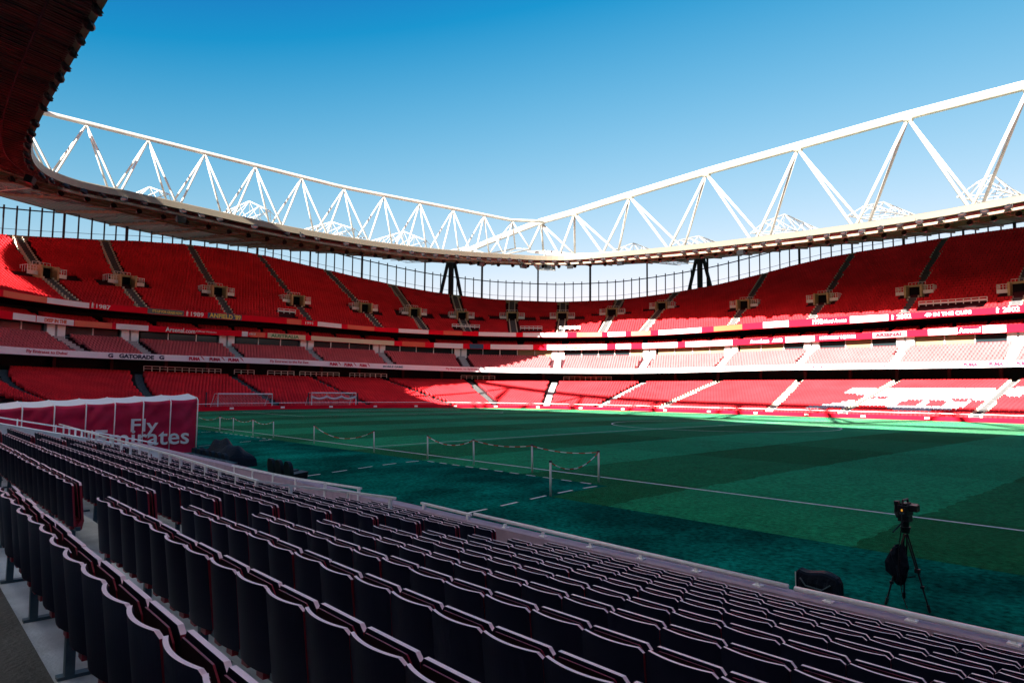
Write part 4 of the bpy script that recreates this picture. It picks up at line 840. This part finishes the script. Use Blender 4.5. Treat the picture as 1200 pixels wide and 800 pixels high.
mb = MB(); mb.box(cb + Vector((-.095, -.05, .1)), (.03, .05, .03), 'black'); mb.tube([cb + Vector((-.10, -.06, .07)), cb + Vector((-.11, -.06, -.04)), cb + Vector((-.07, -.1, -.10))], .03, 'black', 8); child(mb, 'microphone', rt)
mb = MB(); mb.box(cb + Vector((-.0, -.155, .01)), (.010, .004, .016), 'led_amber'); mb.box(cb + Vector((.0, -.153, -.035)), (.03, .004, .012), 'steel_blue'); child(mb, 'control_light', rt)
mb = MB(); mb.tube([cb + Vector((0, -.16, -.03)), (27.1, -40.9, .72), (27.04, -40.84, .45), (27.02, -40.86, .1), (27.08, -40.9, -.3), (27.15, -40.92, -.47)], .007, 'black', 5)
tag(mb.build('cable'), 'thin black cable dangling down beside the tripod', 'cable')

# ---------------------------------------------------------------- roof
roof = empty('stadium_roof', (0, 0, 26), 'ring roof sloping in to the open oval, maroon soffit and pale rim', 'roof')
def rp(s, f, dz=0.):
    a = at(s, 0, (LP, NL)); b = at(s, 50); return (a[0] + (b[0] - a[0]) * f, a[1] + (b[1] - a[1]) * f, Z('lip', s) + (Z('outer', s) - Z('lip', s)) * f + dz)
def rloft(fs, dz, m, s0=0., s1=1.):
    mb = MB(); mb.grid([[rp(s, f, dz) for f in fs] for s in stations(s0, s1)], m); return mb
def rch(mb, name): return child(mb, name, roof)
rch(rloft([.008, .08, .15], -.98, 'soffit'), 'soffit_panel')
mb = MB()
for a_, b_ in ((0, .66), (.88, 1.)): mb.grid([[rp(s, f, -.2) for f in (.14, .2, .3, .42)] for s in stations(a_, b_)], 'joist')
rch(mb, 'inner_sheeting')
mb = MB()
for a_, b_, f0 in ((0, .66, .42), (.88, 1., .42)): mb.grid([[rp(s, f, -.2) for f in fr(f0, 1., 6)] for s in stations(a_, b_)], 'poly')
rch(mb, 'translucent_sheeting')
mb = MB(); mb.grid([[rp(s, f, -.2) for f in fr(.16, 1., 6)] for s in stations(.66, .88)], 'poly_fill'); rch(mb, 'translucent_sheeting')  # near sheet made extra clear to add fill light on the foreground
mb = MB()
for a_, b_, f1 in ((0, .66, [.04, .1, .2, .3, .42]), (.66, .88, [.04, .1, .16]), (.88, 1., [.04, .1, .2, .3, .42])): mb.grid([[rp(s, f, 0) for f in f1] for s in stations(a_, b_)], 'roof_steel')
rch(mb, 'roof_top')
mb = MB(); mb.grid([[rp(s, f, z) for f, z in ((.010, -.95), (-.002, -.85), (-.004, -.10), (.002, 0.), (.03, .05), (.05, .0))] for s in stations()], 'lip'); rch(mb, 'rim_gutter')
mb = MB()
for i in range(150):
    s = .55 + .25 * i / 150; mb.bar(rp(s, .012, -1.0), rp(s, .15, -1.0), .05, .07, 'soffit' if i % 4 else 'iron')
for f in (.05, .10): mb.grid([[rp(s, f + a, z) for a, z in ((0, -.97), (0, -1.04), (.003, -1.04), (.003, -.97))] for s in stations(.54, .82)], 'iron')
rch(mb, 'soffit_battens')
mb = MB()
for a_, b_, m_ in ((0, .60, 'catwalk'), (.92, 1, 'catwalk')): mb.grid([[rp(s, f, z) for f, z in ((.014, -1.35), (.014, -1.65), (.026, -1.7), (.026, -1.35))] for s in stations(a_, b_)], m_)
rch(mb, 'catwalk')
mb = MB()
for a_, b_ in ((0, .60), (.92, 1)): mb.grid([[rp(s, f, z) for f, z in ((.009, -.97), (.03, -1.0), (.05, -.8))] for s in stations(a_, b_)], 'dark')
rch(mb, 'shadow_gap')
mb = MB(); mb.grid([[rp(s, f, z) for f, z in ((.142, -1.1), (.142, -.2), (.152, -.2), (.152, -1.1), (.142, -1.1))] for s in stations()], 'lip'); rch(mb, 'ring_beam')
mb = MB(); mb.grid([[rp(s, f, z) for f, z in ((.99, -.5), (1.0, -.5), (1.0, .05), (.42, .0))] for s in stations()], 'roof_steel'); 
mb.f = [f for i, f in enumerate(mb.f) if i % 3 != 2]; mb.m = mb.m[:len(mb.f)]; rch(mb, 'outer_gutter')
# joists: ring purlins and radial rafters
mb = MB()
for f in (.47, .52, .57, .62, .67, .72, .77, .82, .87, .92, .97): mb.grid([[rp(s, f + a, z) for a, z in ((0, -.22), (0, -.42), (.004, -.42), (.004, -.22))] for s in stations()], 'grey')
rch(mb, 'purlins')
NR = 96
for blk in range(4):
    mb = MB()
    for i in range(blk * NR // 4, (blk + 1) * NR // 4):
        s = (i + .5) / NR; P = [Vector(rp(s, f, -.25)) for f in (.13, .42, 1.)]
        for a, b in ((P[0], P[1]), (P[1], P[2])): mb.bar(a - Vector((0, 0, .25)), b - Vector((0, 0, .25)), .18, .5, 'joist')
        Q = [Vector(rp(s, f, -1.5)) for f in (.14, .28, .42)]
        for a, b in zip(Q[:-1], Q[1:]): mb.tube([a, b], .09, 'joist', 5)
        for f0, f1 in ((.14, .2), (.2, .26), (.26, .32), (.32, .38)): mb.tube([rp(s, f0, -1.5), rp(s, (f0 + f1) / 2, -.4), rp(s, f1, -1.5)], .06, 'joist', 4)
    rch(mb, 'rafters')
mb = MB()
for f in (.2, .28, .36): mb.grid([[rp(s, f + a, z) for a, z in ((0, -1.0), (0, -1.35), (.008, -1.35), (.008, -1.0))] for s in stations()], 'lip')
rch(mb, 'ring_tubes')
# roof columns and tripods on the upper rim
cs = sorted(CAL['cols'], reverse=True)
for i, s in enumerate(cs):
    x, y, nx, ny = at(s, 48.4); z0 = Z('rim', s) - .4; q = (x, y, Z('outer', s) - .5); mb = MB()
    mb.tube([(x, y, z0), (q[0], q[1], q[2])], .26 if i % 2 else .2, 'iron', 8); tag(mb.build('roof_column'), 'dark steel roof column on the upper rim, %s from the left' % ordinal(i + 1), 'column', 'dark roof columns on the rim')
for i, s in enumerate(sorted(CAL['trip'], reverse=True)):
    x, y, nx, ny = at(s, 48.6); z0 = Z('rim', s) - .5; q = Vector((x, y, Z('outer', s) - .4)); R_ = Vector((ny, -nx, 0))
    rt = empty('tripod_support', (x, y, z0), 'dark splayed roof support on the upper rim, %s' % ('below where the long truss ends' if i == 0 else 'below the right-hand rising truss'), 'roof support', 'splayed roof supports')
    for a, w_ in ((-2.6, .42), (0, .65), (2.6, .42)):
        mb = MB(); mb.tube([Vector((x, y, z0)) + R_ * a, q + R_ * a * .3], w_, 'iron', 8); child(mb, 'leg', rt)
# rim screen: posts and rails, one fence per bay
bays = [.595] + cs + [.21]; bi = 0
for s_a, s_b in zip(bays[:-1], bays[1:]):
    bi += 1; x0, y0, _, _ = at(s_a, 48.3); x1, y1, _, _ = at(s_b, 48.3); L = math.hypot(x1 - x0, y1 - y0); n = max(2, int(round(L / 2.05)))
    rt = empty('rim_fence', (x0, y0, Z('rim', s_a)), 'dark post and rail screen on the upper rim, %s bay from the left' % ordinal(bi), 'fence', 'screens on the upper rim')
    pr = None
    rl = MB(); rl2 = MB()
    for j in range(n + 1):
        s = lerp(s_a, s_b, j / n); x, y, nx, ny = at(s, 48.3); z = Z('rim', s) + .1; q = Vector((x, y, z))
        if j < n:
            mb = MB(); mb.box(q + Vector((0, 0, 2.4)), (.10, .10, 2.45), 'iron', (Vector((ny, -nx, 0)), Vector((nx, ny, 0)), Vector((0, 0, 1)))); child(mb, 'post', rt)
        if pr is not None:
            rl.bar(pr + Vector((0, 0, 4.3)), q + Vector((0, 0, 4.3)), .14, .2, 'iron'); rl2.bar(pr + Vector((0, 0, 1.0)), q + Vector((0, 0, 1.0)), .05, .07, 'steel_blue')
        pr = q
    child(rl, 'rail', rt); child(rl2, 'rail', rt)
# floodlights and loudspeakers under the rim
LL = np.cumsum(np.r_[0, np.linalg.norm(np.diff(LP, axis=0), axis=1)])
fl_mb = MB(); fl_mb.tube([(0, -.05, 0), (0, .10, -.04), (0, .22, -.10), (0, .30, -.14)], [.38, .39, .30, .12], 'lamp', 14); fl_mb.tube([(0, -.065, .01), (0, -.05, 0)], .30, 'lens', 12); me_fl = fl_mb.build('housing', mesh_only=True)
yo = MB(); yo.tube([(-.4, .15, -.1), (-.4, .2, .55), (.4, .2, .55), (.4, .15, -.1)], .035, 'lamp', 5); me_yo = yo.build('yoke', mesh_only=True)
lamps = []
for i in range(int(LL[-1] / 2.35)):
    s = i * 2.35 / LL[-1]
    if not .18 < s < .765: continue
    a = at(s, 0, (LP, NL)); X, Y, D = px(np.array([[*a[:2], 24.5]]))
    if D[0] < 3 or X[0] < -60 or X[0] > 1260 or Y[0] < -60: continue
    if random.random() < .06: continue
    lamps.append((s, X[0]))
near_l = [q for q in lamps if q[0] > .615]; far_l = [q for q in lamps if q[0] <= .615]
near_l.sort(key=lambda q: -q[0]); far_l.sort(key=lambda q: -q[0])
for grp, lst in (('near', near_l), ('far', far_l)):
    for i, (s, X) in enumerate(lst):
        lab = ('round black floodlight on the overhanging roof edge, %s from the top' if grp == 'near' else 'round black floodlight under the far roof rim, %s from the left') % ordinal(i + 1)
        p = rp(s, .004 if grp == 'near' else -.006, -1.15 + random.uniform(-.1, .1)); n = at(s, 0, (LP, NL)); rz = math.atan2(n[3], n[2]) - math.pi / 2 + random.uniform(-.35, .35)
        o = bpy.data.objects.new('floodlight', None); C.objects.link(o); o.location = p; o.rotation_euler = (-random.uniform(.1, .5), 0, rz); tag(o, lab, 'floodlight', 'floodlights round the roof rim')
        h = bpy.data.objects.new('housing', me_fl); C.objects.link(h); h.parent = o
        y_ = bpy.data.objects.new('yoke', me_yo); C.objects.link(y_); y_.parent = o
me_sp = MB(); me_sp.box((0, 0, 0), (.55, .35, .38), 'black'); me_sp.box((0, -.36, 0), (.5, .02, .33), 'black'); me_sp.tube([(-.5, 0, .5), (-.5, 0, 1.1)], .04, 'black', 5); me_sp.tube([(.5, 0, .5), (.5, 0, 1.1)], .04, 'black', 5); me_sp = me_sp.build('loudspeaker', mesh_only=True)
spk = [(.6135, 'at the corner of the overhanging roof'), (.438, 'left of the splayed support'), (.4145, 'above the lowest part of the rim'), (.4025, 'right of the lowest rim'), (.392, 'near the corner column'), (.367, 'right of the corner, under the rising rim'), (.3085, 'beside the long column of the right-hand stand'), (.5645, 'under the left-hand roof')]
for s, w_ in spk:
    p = rp(s, .02, -2.1); n = at(s, 0, (LP, NL)); o = bpy.data.objects.new('loudspeaker', me_sp); C.objects.link(o); o.location = p; o.rotation_euler = (.25, 0, math.atan2(n[3], n[2]) - math.pi / 2); tag(o, 'black box loudspeaker hanging from the roof ' + w_, 'loudspeaker', 'loudspeakers under the roof rim')
# hanging round lights under the roof behind the rim
fl2 = MB(); fl2.tube([(0, 0, .6), (0, 0, .0)], .03, 'lamp', 5); fl2.tube([(0, -.1, -.1), (0, .2, -.2)], [.36, .3], 'lamp', 10); me_f2 = fl2.build('hanging_light', mesh_only=True)
hl = []
for i in range(60):
    s = .22 + .39 * i / 59; X, Y, D = px(np.array([rp(s, .12, -1.6)])); hl.append(s)
for i, s in enumerate(sorted(hl, reverse=True)):
    p = rp(s, .115, -1.75); n = at(s, 0, (LP, NL)); o = bpy.data.objects.new('hanging_light', me_f2); C.objects.link(o); o.location = p; o.rotation_euler = (0, 0, math.atan2(n[3], n[2]) - math.pi / 2); tag(o, 'small round black light hanging behind the rim, %s from the left' % ordinal(i + 1), 'light', 'small lights hanging behind the roof rim')

# ---------------------------------------------------------------- trusses
def truss(name, top, botA, botB, label, rt_, rd, rb, caps=()):
    rt = empty(name, top[0], label, 'truss'); mb = MB(); mb.tube(top, rt_, 'truss_white', 14); child(mb, 'top_chord', rt, True)
    for B in (botA, botB): mb = MB(); mb.tube(B, rb, 'truss_white', 10); child(mb, 'bottom_chord', rt, True)
    mb = MB()
    for a, b in zip(botA, botB): mb.tube([a, b], rb * .6, 'truss_white', 6)
    for i in range(len(botA) - 1): mb.tube([botA[i], botB[i + 1]], rb * .45, 'truss_white', 6)
    child(mb, 'bottom_bracing', rt)
    return rt
def diag(rt, p, q, r):
    mb = MB(); mb.tube([p, q], r, 'truss_white', 8); child(mb, 'diagonal', rt, True)
XN = [76, 60.5, 45, 29.3, 14.0, 1.0, -13.9, -29.3, -45.1, -58.7, -68.0]
ztop = lambda x: float(np.interp(x, [-97, -93, -85, -77, -68, -58.7, -45, -29, 1, 40, 80, 97], [34.2, 35.2, 36.2, 37.0, 37.9, 38.1, 38.7, 39.3, 39.8, 39.4, 38, 34]))
top = [(x, 46, ztop(x)) for x in fr(97, -97, 60)]
bx = [84, 68, 52.7, 37, 21.6, 7.5, -6.4, -21.5, -37.2, -52, -63.3, -72.5]
zb_ = lambda x: float(np.interp(x, [-97, -72, -62, -20, 8, 84], [37.0, 35.0, 32.6, 28.6, 28.6, 29]))
bA = [(x, 46.6, zb_(x) - 2.7) for x in bx]; bB = [(x, 51.2, zb_(x) - 1.9) for x in bx]
pt = truss('roof_truss', top, bA, bB, 'thick white truss rising to the right above the far stand', .62, .22, .22)
for i, x in enumerate(XN):
    t = Vector((x, 46, ztop(x) - .4))
    for B in (bA, bB):
        for j in (i, i + 1): diag(pt, t, B[j], .21)
    mb = MB(); mb.tube([(x - .5, 46, ztop(x) - .2), (x + .5, 46, ztop(x) - .2)], .72, 'truss_white', 12); child(mb, 'node_collar', pt, True)
YN = [-39.2, -35.5, -28.4, -21.2, -14.1, -6.9, .3, 7.7, 15.0, 22.3, 29.7, 37.0, 43.5]
zs_ = lambda y: float(np.interp(y, [-80, -45, -39, -28, 0, 20, 37, 45, 90], [33., 35.6, 35.8, 35.6, 35.1, 35.8, 36.3, 37.6, 35.2]))
topS = [(-67, y, zs_(y)) for y in fr(-80, 46, 40)]
by = [-46, -38.8, -31.9, -24.8, -17.6, -10.5, -3.3, 4.0, 11.3, 18.6, 26, 33.3, 40.3]
zsb = lambda y: float(np.interp(y, [-46, -38, -30, 25, 33, 41], [29.5, 27.6, 26.6, 26.6, 28.6, 31.0]))
sA = [(-65.2, y, zsb(y)) for y in by]; sB = [(-69.6, y, zsb(y) + .8) for y in by]
st_ = truss('roof_truss', topS, sA, sB, 'slimmer white truss descending from the left above the end stand', .30, .15, .15)
YN2 = [-42.5, -35.5, -28.4, -21.2, -14.1, -6.9, .3, 7.7, 15.0, 22.3, 29.7, 37.0]
for i, y in enumerate(YN2):
    t = Vector((-67, y, zs_(y) - .2))
    for B in (sA, sB):
        for j in (i, i + 1): diag(st_, t, B[j], .135)
near_t = truss('roof_truss', [(x, -46, z) for x, _, z in top], [(x, -46.6, 26.4) for x in bx], [(x, -51.2, 27.2) for x in bx], 'thick white truss over the near stand behind the roof edge', .72, .3, .32)
BA, BB = [(x, -46.6, 26.4) for x in bx], [(x, -51.2, 27.2) for x in bx]
for i, x in enumerate(XN):
    for B in (BA, BB):
        for j in (i, i + 1): diag(near_t, Vector((x, -46, ztop(x) - .4)), B[j], .30)
# tertiary trusses: low white lattices running from the big trusses out to the rim
def lattice(p0, p1, z0, z1, hump, wid, label, n=9):
    p0, p1 = Vector((*p0, 0)), Vector((*p1, 0)); d = (p1 - p0); L = d.length; d /= L; r = Vector((-d.y, d.x, 0)); up = Vector((0, 0, 1))
    rt = empty('roof_lattice', p0 + up * z0, label, 'truss', 'low white lattices on the far roof')
    tp = [p0 + d * L * i / n + up * (lerp(z0, z1, i / n) + .4 + hump * (i / n / .22 * .6 + .4 if i / n < .22 else (1 - i / n) / .78)) for i in range(n + 1)]
    ba = [p0 + d * L * i / n + r * wid + up * (lerp(z0, z1, i / n) + .3) for i in range(n + 1)]; bb = [p0 + d * L * i / n - r * wid + up * (lerp(z0, z1, i / n) + .3) for i in range(n + 1)]
    mb = MB(); mb.tube(tp, .10, 'truss_white', 6); child(mb, 'top_chord', rt)
    for B in (ba, bb): mb = MB(); mb.tube(B, .09, 'truss_white', 6); child(mb, 'bottom_chord', rt)
    mb = MB()
    for i in range(n):
        for B in (ba, bb): mb.tube([tp[i], B[i + 1]], .045, 'truss_white', 5); mb.tube([B[i], tp[i]], .045, 'truss_white', 5)
        mb.tube([ba[i], bb[i + 1]], .05, 'truss_white', 4)
    child(mb, 'bracing', rt)
zr_ = lambda s, f: rp(s, f)[2]
for i, (x, xe) in enumerate(((37, 38), (21.6, 22), (7.5, 7.5), (-6.4, -7), (-21.5, -24), (-37.2, -44), (-52, -60))):
    lattice((x, 50), (xe, 88), 28.4, 33.2, 3.2 if i % 2 == 0 else 2.2, 2.2, 'white lattice behind the thick truss, %s counting from the right' % ordinal(i + 1))
for i, (y, ye) in enumerate(((-38.8, -46), (-24.8, -27), (-10.5, -11), (4, 4), (18.6, 20), (33.3, 36))):
    lattice((-69.8, y), (-106, ye), 28.0, 33.0, 2.6 if i % 2 else 3.4, 2.0, 'white lattice behind the slimmer truss, %s counting from the left' % ordinal(i + 1))
lattice((-68, 47), (-92, 72), 28.6, 33.6, 2.6, 2.2, 'white lattice over the roof corner between the two trusses')

mb = MB(); mb.grid([[(at(s, 49.2)[0], at(s, 49.2)[1], z) for z in (Z('rim', s), Z('outer', s) - .3)] for s in stations(.62, .96)], 'grey')
tag(mb.build('sun_blocker'), 'added grey screen blocking low sun behind the near stand', 'wall')  # unseen screen added to stop sun entering between rim and roof
# ---------------------------------------------------------------- camera, sky, sun
cam = bpy.data.cameras.new('camera'); cam.lens = 24.0; cam.sensor_width = 36; cam.clip_end = 5000; cam.clip_start = .05
co = bpy.data.objects.new('camera', cam); C.objects.link(co)
co.matrix_world = Matrix([[camR[i], camU[i], camB[i], cam_loc[i]] for i in range(3)] + [[0, 0, 0, 1]]); S.camera = co
SUNEL = math.radians(22.0); SD = Vector((.26, -.96, 0)).normalized()         # horizontal direction towards the sun
w = bpy.data.worlds.new('World'); S.world = w; w.use_nodes = True; nt = w.node_tree; bg = nt.nodes['Background']
sky = nt.nodes.new('ShaderNodeTexSky'); sky.sky_type = 'NISHITA'; sky.sun_disc = False; sky.sun_elevation = SUNEL; sky.sun_rotation = math.atan2(SD.x, SD.y)
sky.altitude = 0; sky.air_density = 1.0; sky.dust_density = .6; sky.ozone_density = 3.0
sp = nt.nodes.new('ShaderNodeSeparateColor'); cb = nt.nodes.new('ShaderNodeCombineColor'); nt.links.new(sky.outputs[0], sp.inputs[0])
def chan(i, sub, pw, mul):
    m = nt.nodes.new('ShaderNodeMath'); m.operation = 'SUBTRACT'; nt.links.new(sp.outputs[i], m.inputs[0]); m.inputs[1].default_value = sub
    x = nt.nodes.new('ShaderNodeMath'); x.operation = 'MAXIMUM'; nt.links.new(m.outputs[0], x.inputs[0]); x.inputs[1].default_value = .03
    n = nt.nodes.new('ShaderNodeMath'); n.operation = 'POWER'; nt.links.new(x.outputs[0], n.inputs[0]); n.inputs[1].default_value = pw
    k = nt.nodes.new('ShaderNodeMath'); k.operation = 'MULTIPLY'; nt.links.new(n.outputs[0], k.inputs[0]); k.inputs[1].default_value = mul; nt.links.new(k.outputs[0], cb.inputs[i])
chan(0, .93, 1., .80); chan(1, 1.35, .5, .98); chan(2, 2., .35, 1.20)
nt.links.new(cb.outputs[0], bg.inputs['Color']); bg.inputs['Strength'].default_value = .10
sl = bpy.data.lights.new('sun', 'SUN'); sl.energy = 5.0; sl.angle = math.radians(.5); sl.color = (1, .93, .82)
so = bpy.data.objects.new('sun', sl); C.objects.link(so); dirv = Vector((SD.x * math.cos(SUNEL), SD.y * math.cos(SUNEL), math.sin(SUNEL)))
so.rotation_euler = dirv.to_track_quat('Z', 'Y').to_euler(); so.location = (60, -120, 80)
vs = S.view_settings; vs.view_transform = 'Standard'; vs.look = 'None'; vs.gamma = 1; vs.exposure = 2.3; vs.use_curve_mapping = False
S.cycles.max_bounces = 8; S.cycles.diffuse_bounces = 6; S.cycles.glossy_bounces = 2; S.cycles.transmission_bounces = 2; S.cycles.caustics_reflective = False; S.cycles.caustics_refractive = False
S.cycles.use_denoising = True
